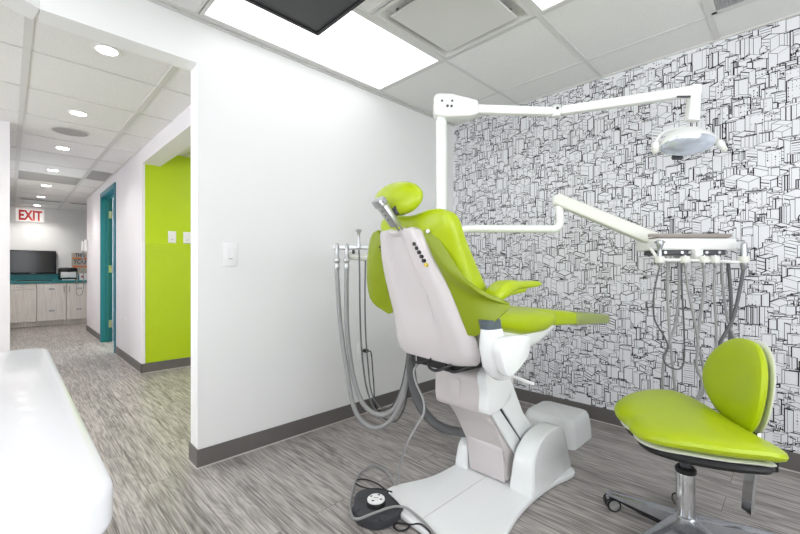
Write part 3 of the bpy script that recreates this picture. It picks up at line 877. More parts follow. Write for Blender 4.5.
# upper casing
sec = [(1.392, .412), (1.383, .46), (1.386, .53), (1.402, .575), (1.45, .607), (1.52, .622), (1.60, .615), (1.64, .56), (1.62, .46), (1.56, .41), (1.48, .392), (1.42, .397)]
pts = smooth2(sec, 3); rings = []
for x, s in ((.985, .93), (.990, .98), (1.0, .995), (1.015, 1), (1.235, 1), (1.25, .99)):
    cy, cz = 1.51, .50
    rings.append([V((x, cy+(y-cy)*s, cz+(z-cz)*s)) for y, z in pts])
bm = bmesh.new(); loft(bm, rings); cw('upper_casing', bm, M['shell_grey'])
bm = bmesh.new(); slab(bm, rrect(.034, .040, .012), 0, .003, .001, 2, frame((1.100, 1.3825, .495), (0, -1, .02), (1, 0, 0))); cw('access_cover', bm, M['shell_grey'])
bm = bmesh.new()
sd = [(1.378, .425), (1.382, .50), (1.366, .565), (1.385, .597), (1.43, .612), (1.475, .612), (1.52, .60), (1.56, .54), (1.575, .48), (1.55, .435), (1.48, .416), (1.42, .408)]
sd = smooth2(sd, 4)
loft(bm, [[V((x, 1.49+(y-1.49)*s, .51+(z-.51)*s)) for y, z in sd] for x, s in ((1.235, 1), (1.268, 1), (1.276, .985), (1.279, .94))]); cw('side_cover', bm, M['plastic'])
# seat support frame under the seat (chair axes)
bm = bmesh.new(); box(bm, (-.12, -.20, .60), (.12, .20, .655), .01, 2); box(bm, (-.16, -.15, .650), (.16, .25, .685), .01, 2); cl('seat_frame', bm, M['black'])
bm = bmesh.new(); box(bm, (-.12, -.17, .665), (.27, -.11, .70), .01, 2); cl('arm_crossbar', bm, M['dark'])
bm = bmesh.new()
for k_, (x, y) in enumerate(((-.10, -.17), (.04, -.20), (.10, -.16))):
    tube(bm, [(x-.05, y, .655), (x-.02, y-.05, .625), (x+.03, y-.055, .615), (x+.08, y-.02, .64)], .006, n=6)
cl('under_seat_cable', bm, M['black'])
# seat undershell
def secs(bm, lst, n=5):
    rings = []
    for y, w, z0, z1, r in lst:
        cz, h = (z0+z1)/2, (z1-z0)/2
        rings.append([V((px_, y, cz+pz_)) for px_, pz_ in rrect(w, h, min(r, h*.95, w*.95), n)])
    loft(bm, rings)
bm = bmesh.new(); secs(bm, [(-.17, .16, .665, .76, .03), (-.15, .21, .655, .785, .04), (0, .225, .65, .78, .05), (.17, .222, .655, .775, .05), (.25, .215, .672, .775, .04), (.36, .205, .72, .78, .02), (.43, .195, .75, .78, .01)])
cl('seat_shell', bm, M['plastic'])
# seat cushion
def seat_fn(x, y, w):
    top = .868-.085*max(0, y)-.018*(1-min(1, abs(x)/.24))
    bot = .716+.30*max(0, y-.28)
    if y < .1: bot += .05*min(1, (.1-y)/.2)
    z = (top+bot)/2+(top-bot)/2*w
    return V((x, y, z))
oc = smooth2([(-.235, -.10), (-.25, .05), (-.25, .22), (-.225, .37), (-.15, .42), (0, .435), (.15, .42), (.225, .37), (.25, .22), (.25, .05), (.235, -.10), (.1, -.13), (-.1, -.13)], 5)
bm = bmesh.new(); pad(bm, oc, seat_fn, 3, 8); cl('seat_cushion', bm, M['lime'])
def leg_fn(x, y, w):
    top = .836-.115*(y-.30); bot = .750-.060*(y-.3)
    return V((x, y, (top+bot)/2+(top-bot)/2*w))
bm = bmesh.new(); pad(bm, [(x, y+.60) for x, y in rrect(.215, .350, .06, 8)], leg_fn, 7, 8); lr = cl('leg_rest', bm, M['lime'])
def cov_fn(x, y, w):
    v = leg_fn(x, y, w); v.z += .003*w; return v
bm = bmesh.new(); pad(bm, [(x, y+.755) for x, y in rrect(.220, .213, .05, 8)], cov_fn, 8, 8); cv = cl('foot_cover', bm, M['cover'], lr); cv['label'] = 'shiny grey green plastic foot cover'
# back shell: thin wrapped sheet with recess
def back_y(z): return -.362+(1.18-z)*.313
LT = [(.650, -.200), (.658, -.235), (.675, -.250), (.705, -.253), (.76, -.240), (.84, -.226), (.93, -.224), (.995, -.221), (1.068, -.205), (1.12, -.186), (1.16, -.170), (1.175, -.162), (1.182, -.145)]
RTb = [(.650, .150), (.658, .195), (.675, .216), (.705, .224), (.76, .216), (.84, .190), (.93, .168), (.995, .143), (1.068, .108), (1.12, .092), (1.16, .080), (1.175, .074), (1.182, .058)]
rings = []
for (z, xl), (_, xr) in zip(LT, RTb):
    r = []
    for k in range(33):
        u = -1+2*k/32
        x = (xl+xr)/2+(xr-xl)/2*u
        edge = max(0, abs(u)-.80)/.20
        y = back_y(z)+.040*edge**2-.012*(1-u*u)
        zc = (z-1.03)/.16 if z > 1.03 else (z-1.03)/.28
        uu = (u+.02)/.50
        q = max(0, 1-(uu*uu)**1.6)*max(0, 1-max(0, abs(zc))**3)
        y += .020*min(1, 1.9*q)
        r.append(V((x, y, z-(.009*math.cos(u*PI*.9)**2*(1 if z > 1.17 else 0))-.006)))
    rings.append(r)
bm = bmesh.new(); loft(bm, rings, cap=False, closed=False)
sh = cl('back_shell', bm, M['shell'])
so = sh.modifiers.new('s', 'SOLIDIFY'); so.thickness = .022; so.offset = 0
bv_ = sh.modifiers.new('b', 'BEVEL'); bv_.width = .006; bv_.segments = 2; bv_.limit_method = 'ANGLE'
# row of small dark buttons on the shell
for k in range(6):
    z = 1.113-.0160*k; x = .060+.0076*k
    c = V((x, back_y(z)-.012, z)); bm = bmesh.new(); cyl(bm, c, c+V((0, -.010, 0)), .0075, n=14)
    b_ = cl('button', bm, M['yellow'] if k == 5 else M['black'], sh)
    if k == 5: b_['label'] = 'yellow button at the low end of the row'
bm = bmesh.new()
for k in range(6):
    z = 1.112-.0140*k; x = -.180-.0036*k; box(bm, (x-.003, back_y(z)-.012, z-.005), (x+.003, back_y(z)+.01, z+.005))
cl('edge_slots', bm, M['black'], sh)
# backrest cushion
def bk_th(z):
    if z > 1.15: return .095
    if z > .93: return .095+(1.15-z)/.22*.085
    return .18+ (0.93-z)*.12
def bk_fn(x, z, w):
    y = back_y(z)+.014+(bk_th(z)+.012)*(w+1)/2
    y += .02*(abs(x)/.24)**2*(1 if w > 0 else .3)
    return V((x, y, z))
ob = smooth2([(0, 1.232), (.12, 1.243), (.185, 1.232), (.212, 1.19), (.214, 1.10), (.216, 1.0), (.222, .92), (.222, .84), (.18, .77), (0, .755), (-.18, .77), (-.222, .84), (-.222, .92), (-.216, 1.0), (-.214, 1.10), (-.225, 1.19), (-.20, 1.232), (-.12, 1.243)], 5)
bm = bmesh.new(); pad(bm, ob, bk_fn, 3.2, 8); cl('backrest_cushion', bm, M['lime'])
# side wings: upholstered flaps from the shell edge
def wing(inner, outer, bow, sgn):
    n = 16; I = catmull(inner, 6); O_ = catmull(outer, 6)
    def samp(c, t):
        f_ = t*(len(c)-1); i = min(int(f_), len(c)-2); return c[i].lerp(c[i+1], f_-i)
    rings = []
    for i in range(n+1):
        t = i/n; a_, b_ = samp(I, t), samp(O_, t); r = []
        for k in range(9):
            s = k/8; p = a_.lerp(b_, s); p.y -= bow*math.sin(PI*s)*math.sin(PI*min(1, t*1.1)); r.append(p)
        rings.append(r)
    bm = bmesh.new(); loft(bm, rings, cap=False, closed=False)
    return bm
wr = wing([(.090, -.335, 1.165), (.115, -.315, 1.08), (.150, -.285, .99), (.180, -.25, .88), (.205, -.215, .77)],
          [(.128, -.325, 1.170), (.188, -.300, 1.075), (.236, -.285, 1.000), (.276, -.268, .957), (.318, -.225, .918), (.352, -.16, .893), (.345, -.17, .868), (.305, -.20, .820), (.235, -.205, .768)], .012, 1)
w_ = cl('back_wing', wr, M['lime_shaded']); m_ = w_.modifiers.new('s', 'SOLIDIFY'); m_.thickness = .016; m_.offset = 0
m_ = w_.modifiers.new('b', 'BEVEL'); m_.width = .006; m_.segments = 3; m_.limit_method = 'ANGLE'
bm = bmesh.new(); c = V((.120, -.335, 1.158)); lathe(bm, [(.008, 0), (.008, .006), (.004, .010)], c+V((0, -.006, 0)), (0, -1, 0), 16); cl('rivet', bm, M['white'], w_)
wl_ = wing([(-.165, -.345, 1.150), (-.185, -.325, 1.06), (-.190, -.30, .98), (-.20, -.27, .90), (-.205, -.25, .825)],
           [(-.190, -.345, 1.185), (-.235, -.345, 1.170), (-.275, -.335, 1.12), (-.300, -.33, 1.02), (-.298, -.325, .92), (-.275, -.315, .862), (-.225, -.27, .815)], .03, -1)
w_ = cl('back_wing', wl_, M['lime_shaded']); m_ = w_.modifiers.new('s', 'SOLIDIFY'); m_.thickness = .018; m_.offset = 0
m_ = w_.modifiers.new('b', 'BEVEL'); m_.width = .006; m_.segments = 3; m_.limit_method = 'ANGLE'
# headrest
hc = V((-.032, -.378, 1.290)); hrot = Matrix.Rotation(math.radians(-17), 3, 'X') @ Matrix.Rotation(math.radians(5), 3, 'Y')
def head_fn(x, z, w):
    y = w*.040+.30*x*x*(1 if w > 0 else -.6)*0+ (.9*x*x)
    p = V((x, y-.008, z)); return hc+hrot @ p
oh = smooth2([(-.166, .020), (-.12, .050), (-.05, .066), (.04, .070), (.10, .060), (.138, .030), (.142, -.008), (.110, -.048), (.04, -.068), (-.02, -.066), (-.075, -.045), (-.13, -.010)], 5)
bm = bmesh.new(); pad(bm, oh, head_fn, 2.2, 8); cl('headrest', bm, M['lime'])
# headrest bracket and rods
A_, B_ = V((.0, -.485, 1.277)), V((.0, -.400, 1.185))
bm = bmesh.new(); ax = (B_-A_)
m4 = frame(A_, ax, (1, 0, 0)); L_ = ax.length
box(bm, (-.024, -.012, 0), (.024, .014, L_), .005, 2, 0, m4)
box(bm, (-.026, -.016, -.004), (.026, .020, .030), .006, 2, 0, m4)
hb = cl('headrest_bracket', bm, M['alu'])
bm = bmesh.new(); cyl(bm, m4 @ V((-.034, 0, .010)), m4 @ V((.034, 0, .010)), .009, n=16); cl('pivot_knob', bm, M['chrome'], hb)
bm = bmesh.new()
for z in (.045, .065, .085): cyl(bm, m4 @ V((0, .012, z)), m4 @ V((0, .0150, z)), .004, n=10); cyl(bm, m4 @ V((0, -.0105, z)), m4 @ V((0, -.0125, z)), .004, n=10)
cl('bracket_screw', bm, M['dark'], hb)
bm = bmesh.new(); box(bm, (-.015, -.425, 1.225), (.030, -.375, 1.262), .006, 2); cl('mounting_plate', bm, M['dark'])
bm = bmesh.new()
for s in (-1, 1): cyl(bm, (s*.014, -.403, 1.195), (s*.014, -.352, 1.145), .0045, n=12)
cl('headrest_rod', bm, M['chrome'])
# arm supports, collars and arm rests
for s in (1, -1):
    if s > 0:
        bm = bmesh.new(); rings = []
        for z, y, w, d in ((.605, -.115, .024, .035), (.625, -.125, .034, .055), (.66, -.145, .040, .062), (.73, -.165, .038, .060), (.79, -.178, .032, .045), (.800, -.18, .030, .042)):
            rings.append([V((s*.285+px_, y+py_, z)) for px_, py_ in rrect(w, d, min(w, d)*.9, 5)])
        loft(bm, rings); ac = cl('arm_support', bm, M['plastic'])
        bm = bmesh.new(); loft(bm, [[V((s*.285+px_, -.182-.008*k+py_, .800+.034*k)) for px_, py_ in rrect(.029, .044, .027, 5)] for k in (0, 1)]); cl('collar', bm, M['collar'], ac)
        # shield shaped cover
        bm = bmesh.new()
        so_ = smooth2([(y_-.075, z_+.006) for y_, z_ in [(-.150, .735), (-.125, .768), (-.05, .772), (.022, .762), (.03, .735), (.018, .69), (-.03, .655), (-.085, .630), (-.115, .64), (-.140, .69)]], 4)
        cyy, czz = -.135, .706
        loft(bm, [[V((s*x, cyy+(y-cyy)*k, czz+(z-czz)*k)) for y, z in so_] for x, k in ((.305, .86), (.332, .98), (.338, 1), (.354, 1), (.361, .97), (.364, .90))]); cl('arm_cover', bm, M['plastic'], ac)
    # upright of the arm and padded rest
    def arm_fn(x, y, w):
        h = .016 if y > -.04 else .016+.018*min(1, (-.04-y)/.08)
        zc = .955+.20*min(0, y+.06)
        if y < -.12: zc -= (-.12-y)*.25
        return V((s*.285+x, y, zc+w*h+.02*max(0, y)))
    oa = smooth2([(-.022, .115), (-.012, .13), (.010, .128), (.022, .11), (.026, .05), (.032, -.03), (.042, -.10), (.042, -.165), (.025, -.19), (-.02, -.19), (-.042, -.165), (-.042, -.10), (-.034, -.03), (-.028, .05)], 4)
    bm = bmesh.new(); pad(bm, oa, arm_fn, 2.6, 6); ap = cl('armrest', bm, M['lime'])
    bm = bmesh.new(); tube(bm, [(s*.285, -.175, .83), (s*.285, -.175, .87), (s*.285, -.16, .90), (s*.285, -.10, .925), (s*.285, .02, .940)], .016, n=10); cl('arm_bracket', bm, M['lime'], ap)
bm = bmesh.new(); cyl(bm, (.15, -.06, .62), (.345, .0, .575), .006, n=10); cl('lever', bm, M['white'])

# ================================================================== JUNCTION BOX
t = empty('junction_box', (1.18, 2.36, 0)); tag(t, 'white plastic floor box behind the chair base against the wallpaper', 'box')
bm = bmesh.new()
rings = []
for z, s in ((0, 1.0), (.05, .985), (.10, .955), (.135, .91), (.150, .86), (.155, .78)):
    rings.append([V((1.13+x*s, 2.36+y*s, z)) for x, y in rrect(.165, .155, .05, 6)])
loft(bm, rings); obj('cover', bm, M['plastic'], t)
bm = bmesh.new(); slab(bm, [(x+1.13, y+2.36) for x, y in rrect(.155, .145, .045, 6)], .0, .006, 0); obj('base_rim', bm, M['shell_grey'], t)
settle(t)

# ================================================================== OPERATING LIGHT ON ITS POST
post = V((.770, 1.690, 0))
t = empty('dental_light', post); tag(t, 'white jointed dental light on a tall post, its lamp at upper right', 'dental light')
bm = bmesh.new(); lathe(bm, [(.031, .57), (.031, 1.84)], post, n=28); lathe(bm, [(.026, 1.84), (.026, 1.872)], post, n=28); obj('post', bm, M['enamel'], t)
bm = bmesh.new(); rings = []
m4 = frame(post+UP*1.0, UP, RT)
bt = [(-.040, 1.862), (-.045, 1.90), (-.043, 1.962), (-.025, 1.978), (.06, 1.978), (.13, 1.955), (.185, 1.945), (.20, 1.935), (.20, 1.868), (.16, 1.855), (.03, 1.85)]
loft(bm, [[post+RT*a_+FW*y+UP*z for a_, z in bt] for y in (-.045, .045)])
bmesh.ops.bevel(bm, geom=list(bm.edges), offset=.010, segments=3, profile=.5, affect='EDGES', clamp_overlap=True)
hs = obj('housing', bm, M['enamel'], t)
for a_, z in ((.0, 1.935), (.055, 1.935), (.030, 1.907), (.052, 1.906)):
    bm = bmesh.new(); c = post+RT*a_-FW*.0445+UP*z; cyl(bm, c, c-FW*.003, .0075 if z < 1.92 else .006, n=12)
    q = obj('screw', bm, M['dark'], t); q.parent = hs
J1 = P(556, 112.5, 2.18); A0 = post+RT*.17+UP*1.905; A0.z = 1.905; J1.z = 1.885
def bar(bm, a, b, w, h, w2=None, h2=None, bev=.006):
    a, b = V(a), V(b); ax = (b-a).normalized(); sd = ax.cross(UP).normalized(); u_ = sd.cross(ax)
    w2 = w if w2 is None else w2; h2 = h if h2 is None else h2
    loft(bm, [[c+sd*x*ww+u_*y*hh for x, y in rrect(1, 1, .35, 4)] for c, ww, hh in ((a, w/2, h/2), (b, w2/2, h2/2))])
bm = bmesh.new(); bar(bm, A0, J1-RT*.03, .045, .05, .04, .042); obj('inner_arm', bm, M['enamel'], t)
bm = bmesh.new(); cyl(bm, J1-UP*.028, J1+UP*.028, .022, n=20); bar(bm, J1-RT*.035, J1+RT*.03, .036, .036); jt = obj('joint', bm, M['enamel'], t)
bm = bmesh.new(); cyl(bm, J1+UP*.012-FW*.024, J1+UP*.012-FW*.014, .008, n=12); q = obj('joint_screw', bm, M['dark'], t); q.parent = jt
J2 = P(692, 91.5, 2.0)
bm = bmesh.new(); bar(bm, J1+(J2-J1).normalized()*.03, J2, .042, .045, .045, .052); obj('outer_arm', bm, M['enamel'], t)
LC = P(687, 143, 2.0)
D0 = P(695, 91, 2.0); D1 = P(692, 121, 2.0)
bm = bmesh.new(); bar(bm, D0+UP*.025, D1+UP*.0, .045, .050, .040, .060); obj('drop_arm', bm, M['enamel'], t)
bm = bmesh.new(); box(bm, (-.035, -.004, -.004), (.035, .004, .004), .001, 1, 0, frame(P(684, 96.7, 1.99), FW, RT)); obj('rubber_stop', bm, M['dark'], t)
nL = (-FW*.42-UP*.90).normalized(); e1 = (RT*.975+UP*.20+FW*.05); e1 = (e1-nL*e1.dot(nL)).normalized(); e2 = nL.cross(e1)
LM = Matrix((e1, e2, nL)).transposed().to_4x4(); LM.translation = LC
def ell(a, b, z, n=48): return [LM @ V((a*math.cos(2*PI*k/n), b*math.sin(2*PI*k/n), z)) for k in range(n)]
bm = bmesh.new(); loft(bm, [ell(.05, .035, -.052), ell(.10, .07, -.042), ell(.130, .082, -.015), ell(.137, .086, .008), ell(.133, .082, .012)]); obj('lamp_shell', bm, M['enamel'], t)
M['lamp_glass'] = mat('lamp_reflector_glass', (226, 234, 246), .06, .6)
bm = bmesh.new(); loft(bm, [ell(.128, .078, .012), ell(.122, .073, .022), ell(.09, .052, .036), ell(.045, .026, .043)]); ln = obj('lamp_lens', bm, M['lamp_glass'], t)
bm = bmesh.new(); box(bm, (-.026, -.102, .002), (.026, -.084, .024), .003, 1, 0, LM); q = obj('lens_clip', bm, M['dark'], t); q.parent = ln
bm = bmesh.new(); tube(bm, [LM @ V(p) for p in ((-.150, 0, .01), (-.140, 0, -.03), (-.085, 0, -.078), (0, 0, -.098), (.085, 0, -.088), (.140, 0, -.04), (.152, 0, .0))], .009, n=10); obj('yoke', bm, M['enamel'], t)
for s in (-1, 1):
    bm = bmesh.new(); lathe(bm, [(.012, -.012), (.018, -.004), (.018, .022), (.013, .034), (.008, .040)], LM @ V((s*.158, 0, .004)), nL+e1*s*.25, 16); h_ = obj('handle', bm, M['enamel'], t)
    bm = bmesh.new(); lathe(bm, [(.014, .030), (.013, .050), (.008, .056)], LM @ V((s*.158, 0, .004)), nL+e1*s*.25, 16); q = obj('grip', bm, M['cream'], t); q.parent = h_
# bracket at the foot of the post towards the chair
bm = bmesh.new(); bar(bm, post+UP*.60, V((1.02, 1.56, .60)), .09, .075); obj('post_bracket', bm, M['enamel'], t)
settle(t)

# ================================================================== DELIVERY UNIT (instrument tray on its arm)
t = empty('instrument_delivery_unit', P(695, 250, 2.0)); tag(t, 'white instrument tray unit held by a curved white arm before the wallpaper', 'dental instrument unit')
pz = 1.245
Q0 = post+UP*1.16; Q1 = P(560, 229.5, 2.2)
bm = bmesh.new()
tube(bm, [post+RT*.032+UP*1.14, post+RT*.045+UP*1.17, post+RT*.075+UP*1.215, post+RT*.125+UP*1.238, post+RT*.20+UP*1.242, post+RT*.60+UP*1.240, Q1-RT*.05, Q1-RT*.012+UP*.012, Q1+UP*.05, P(559, 206, 2.2)], .022, n=16, sub=6)
obj('pivot_tube', bm, M['enamel'], t)
bm = bmesh.new(); a_ = P(558, 200, 2.2); lathe(bm, [(.026, -.03), (.030, -.02), (.030, .018), (.020, .028)], a_, n=20); obj('elbow_joint', bm, M['enamel'], t)
b_ = P(655, 240, 2.10)
bm = bmesh.new(); bar(bm, a_-(b_-a_).normalized()*.015, b_, .060, .064, .066, .070); obj('spring_arm', bm, M['cream'], t)
TC = P(695, 250, 2.0)
TM = Matrix((RT, FW, UP)).transposed().to_4x4(); TM.translation = TC
hk = bx((-.190, 0, .00), (.215, .20, .062), .010, 3, TM); obj('tray_body', hk, M['enamel'], t)
bm = bmesh.new(); box(bm, (-.190, -.005, .063), (.180, .20, .068), .002, 1, 0, TM); box(bm, (-.190, -.008, .063), (.180, .0, .082), .003, 1, 0, TM)
tube(bm, [TM @ V((-.235, .0, .072)), TM @ V((-.19, -.004, .075)), TM @ V((.18, -.004, .075))], .008, n=8)
obj('tray_mat', bm, M['taupe'], t)
bm = bmesh.new(); box(bm, (-.160, .01, -.024), (.170, .17, .0), .004, 1, 0, TM); ub = obj('control_block', bm, M['dark'], t)
bm = bmesh.new()
for x in (-.145, -.06, -.02, .065, .13, .165): cyl(bm, TM @ V((x, .006, -.012)), TM @ V((x, .012, -.012)), .008, n=12)
q = obj('connector', bm, M['alu'], t); q.parent = ub
bm = bmesh.new(); box(bm, (-.012, -.02, -.050), (.028, .02, .002), .004, 2, 0, TM); obj('centre_bracket', bm, M['enamel'], t)
bm = bmesh.new()
tube(bm, [TM @ V(p) for p in ((-.235, -.01, .012), (-.238, -.03, .0), (-.222, -.045, -.035), (-.19, -.05, -.050), (-.10, -.05, -.052), (.05, -.05, -.056), (.17, -.05, -.062), (.220, -.045, -.060), (.243, -.03, -.04), (.232, -.015, 0), (.212, 0, .012))], .0075, n=10)
tube(bm, [TM @ V((-.235, -.01, .012)), TM @ V((-.20, .0, .012))], .0075, n=8, smooth=False)
obj('holder_rail', bm, M['enamel'], t)
HX = [(-.214, 'l'), (-.089, 'm'), (.003, 'm2'), (.059, 'm3'), (.200, 'r')]
for x, _ in HX:
    bm = bmesh.new(); lathe(bm, [(.020, -.016), (.022, -.010), (.022, .010), (.018, .016), (.010, .016), (.010, -.016)], TM @ V((x, -.056, -.050)), n=18); obj('instrument_holder', bm, M['cream'], t)
settle(t)

def hose_bm(pts, r, n=8, sub=6):
    bm = bmesh.new(); tube(bm, pts, r, n=n, sub=sub); return bm
def hp(lst, d0, d1):
    n = len(lst)-1; return [P(u, v, d0+(d1-d0)*i/n) for i, (u, v) in enumerate(lst)]
def instrument(name, label, cat, x, kind, r, hose, d0=1.95, d1=2.03, m='hose', grp='instruments hanging from the delivery tray'):
    top = TM @ V((x, -.056, -.045)); t = empty(name, top); tag(t, label, cat, grp)
    bm = bmesh.new()
    if kind == 'syringe':
        lathe(bm, [(.006, .092), (.016, .088), (.018, .070), (.012, .055), (.010, .040), (.012, .0), (.0135, -.025), (.008, -.040)], top, n=16)
        tube(bm, [top+UP*.080-RT*.026, top+UP*.086], .004, n=8, smooth=False); tube(bm, [top+UP*.080+RT*.026, top+UP*.086], .004, n=8, smooth=False)
    elif kind == 'valve':
        lathe(bm, [(.006, .080), (.013, .074), (.016, .02), (.017, -.025), (.013, -.045), (.009, -.055)], top, n=16)
    else:
        lathe(bm, [(.004, .020), (.0085, .016), (.0095, -.005), (.009, -.030), (.006, -.045)], top, n=14)
    obj('handle', bm, M['steel'], t)
    obj('hose', hose_bm([top-UP*.035]+hp(hose, d0, d1), r), M[m], t)
    settle(t)
    return t
instrument('air_water_syringe', 'silver syringe handle with thin hose at the left end of the tray', 'dental tool', -.214, 'syringe', .0042,
           [(654.5, 290), (653.4, 308), (655.5, 322), (664, 336), (668, 348), (663, 357), (668, 366), (679, 369), (684, 360), (684, 330), (682, 290), (681, 262)], m='hose_dark')
instrument('dental_handpiece', 'second hanging handpiece from the left end of the tray, dark grey hose', 'dental tool', -.089, 'plain', .0066,
           [(688.4, 290), (694.5, 321), (698, 343), (696.6, 366), (701.5, 380), (700.5, 391), (694, 401), (684, 404), (676, 392), (672, 360), (668.8, 320), (667.5, 290), (667.5, 262)], m='hose_light')
instrument('dental_handpiece', 'middle hanging handpiece beside the white centre bracket of the tray', 'dental tool', .003, 'plain', .0066,
           [(704, 290), (699.7, 321), (697.6, 341), (701.8, 360), (705, 384), (698, 400), (682, 408), (666, 404), (662.6, 384), (664, 360), (669.8, 341), (676, 321), (679, 290), (679, 262)], m='hose')
instrument('dental_handpiece', 'fourth hanging handpiece from the left end, pale grey straight hose', 'dental tool', .059, 'plain', .0064,
           [(714, 290), (716, 321), (717, 347), (722, 372), (734, 378), (741, 362), (736, 342), (727, 317), (723.4, 290), (721, 262)], m='hose_light')
instrument('suction_valve', 'thick grey hose with silver handle at the right end of the tray', 'dental tool', .200, 'valve', .0082,
           [(739.8, 290), (732.6, 319), (722, 339), (716.5, 350), (708, 362), (706, 376), (716, 384), (727, 372), (730, 340), (731, 300), (728, 262)], m='hose_dark')

# ================================================================== ASSISTANT ARM left of the chair
t = empty('assistant_arm', P(352, 247, 2.2)); tag(t, 'short silver holder bar left of the chair carrying suction hoses', 'dental instrument unit')
bm = bmesh.new(); a_, b_ = P(334, 247.2, 2.2), P(375, 247.2, 2.2); bar(bm, a_, b_, .030, .026); obj('holder_bar', bm, M['alu'], t)
bm = bmesh.new(); cyl(bm, P(350, 256, 2.22), P(378, 258.5, 2.22), .021, n=20); q = P(350, 256, 2.22); lathe(bm, [(.021, 0), (.018, -.012), (.010, -.018)], q, (q-P(378, 258.5, 2.22))*-1, 20); obj('swivel_knob', bm, M['cream'], t)
bm = bmesh.new(); bar(bm, P(372, 256, 2.22), post+UP*1.10-RT*.03, .03, .03); obj('link_arm', bm, M['cream'], t)
bm = bmesh.new(); cyl(bm, P(353.5, 250, 2.21), P(353.5, 254, 2.21), .008, n=12); obj('hinge_pin', bm, M['dark'], t)
settle(t)
# suction instruments
t = empty('suction_handpiece', P(337, 248, 2.2)); tag(t, 'leftmost grey suction hose hanging from the silver holder bar', 'dental tool', 'suction hoses on the holder bar')
c = P(337, 255, 2.175)
bm = bmesh.new(); lathe(bm, [(.005, .075), (.008, .070), (.010, .03), (.011, .0), (.017, -.012), (.017, -.026), (.012, -.034), (.015, -.045), (.014, -.072), (.011, -.078)], c-UP*.01, n=18); obj('handle', bm, M['alu'], t)
obj('hose', hose_bm(hp([(336.8, 269), (338, 292), (340.6, 327), (346, 365), (353, 404), (363, 422), (377, 428), (390, 421), (401, 403), (407, 381), (410, 362), (412.5, 344)], 2.175, 1.93), .0125, 12), M['hose'], t); settle(t)
t = empty('suction_handpiece', P(346.5, 248, 2.2)); tag(t, 'second grey suction hose from the left on the silver holder bar', 'dental tool', 'suction hoses on the holder bar')
c = P(346.7, 255, 2.175)
bm = bmesh.new(); lathe(bm, [(.005, .075), (.008, .070), (.010, .03), (.011, .0), (.017, -.012), (.017, -.026), (.012, -.034), (.015, -.045), (.014, -.072), (.011, -.078)], c-UP*.01, n=18); obj('handle', bm, M['alu'], t)
obj('hose', hose_bm(hp([(346.5, 269), (346.5, 300), (347.5, 335), (353, 375), (361, 400), (372, 412), (384, 415), (395, 408), (404, 388), (409, 364), (411.5, 344)], 2.17, 1.96), .0125, 12), M['hose'], t); settle(t)
t = empty('saliva_ejector', P(358.5, 240, 2.2)); tag(t, 'slim silver valve standing above the holder bar on a thin hose', 'dental tool', 'suction hoses on the holder bar')
c = P(358.6, 240, 2.175)
bm = bmesh.new(); lathe(bm, [(.010, .060), (.017, .058), (.015, .046), (.008, .036), (.007, .0), (.010, -.02), (.010, -.045), (.006, -.05)], c, n=18); obj('handle', bm, M['alu'], t)
obj('hose', hose_bm(hp([(359, 250), (359.6, 275), (360, 310), (361.5, 348), (366, 385), (374, 408), (385, 419), (396, 421), (404, 408), (409, 385), (412, 360), (413.5, 345)], 2.175, 1.96), .0045, 8), M['hose_dark'], t); settle(t)
t = empty('curing_light_cable', P(366, 300, 2.25)); tag(t, 'thin dark cable hanging beside the left green chair wing', 'cable', None)
obj('cable', hose_bm(hp([(365.5, 258), (365, 290), (365.5, 330), (368, 365), (371, 390), (378, 405), (389, 408), (398, 396), (404, 375), (409, 344)], 2.22, 1.98), .004, 8), M['hose_dark'], t); settle(t)

# vacuum hose from chair to floor box
o = obj('vacuum_hose', hose_bm(hp([(415, 340), (411.5, 352), (411, 370), (414, 388), (420, 405), (430, 419), (443, 428), (458, 431.5), (470, 432.5)], 1.90, 2.02)+[V((.86, 2.02, .045)), V((.96, 2.16, .05)), V((.98, 2.26, .06))], .0235, 14), M['hose_dark']); tag(o, 'thick ribbed dark grey hose curving under the chair to the floor', 'hose')
bm = bmesh.new()

# ================================================================== FOOT CONTROL
t = empty('foot_control', PZ(376, 505, 0)); tag(t, 'dark grey foot control with a white dial on the floor by the base plate', 'foot pedal')
op = [(353, 504), (354.5, 495), (360, 490), (367.5, 488.5), (384.8, 490.5), (395, 498), (402, 506), (402, 513), (393, 521), (376, 526), (359, 521), (352.5, 512.6)]
op = [PZ(u, v-(5 if v > 506 else 0), .042) for u, v in op]; ol = smooth2([(p.x, p.y) for p in op], 4)
cxx = sum(p[0] for p in ol)/len(ol); cyy = sum(p[1] for p in ol)/len(ol)
bm = bmesh.new(); slab(bm, ol, .0, .045, .012, 4); pb = obj('pedal_body', bm, M['pedal'], t)
dc = PZ(376, 500, .062)
bm = bmesh.new(); lathe(bm, [(.040, .040), (.038, .060), (.036, .063)], (dc.x, dc.y, 0), n=32); obj('dial_base', bm, M['black'], t)
bm = bmesh.new(); lathe(bm, [(.036, .060), (.036, .068), (.033, .071), (.02, .0715)], (dc.x, dc.y, 0), n=32); dd = obj('dial', bm, M['white'], t)
bm = bmesh.new()
for k in range(4):
    a_ = PI/2*k+.3; c = V((dc.x+.024*math.cos(a_), dc.y+.024*math.sin(a_), .0715)); u_ = V((math.cos(a_), math.sin(a_), 0)); s_ = V((-u_.y, u_.x, 0))
    loft(bm, [[c+u_*.007+UP*h, c-u_*.004+s_*.006+UP*h, c-u_*.004-s_*.006+UP*h] for h in (0, .0008)])
for dx_, dy_ in ((0, 0), (.006, .004), (-.006, -.004)): cyl(bm, (dc.x+dx_, dc.y+dy_, .0714), (dc.x+dx_, dc.y+dy_, .0724), .0022, n=8)
q = obj('arrow_mark', bm, M['black'], t); q.parent = dd
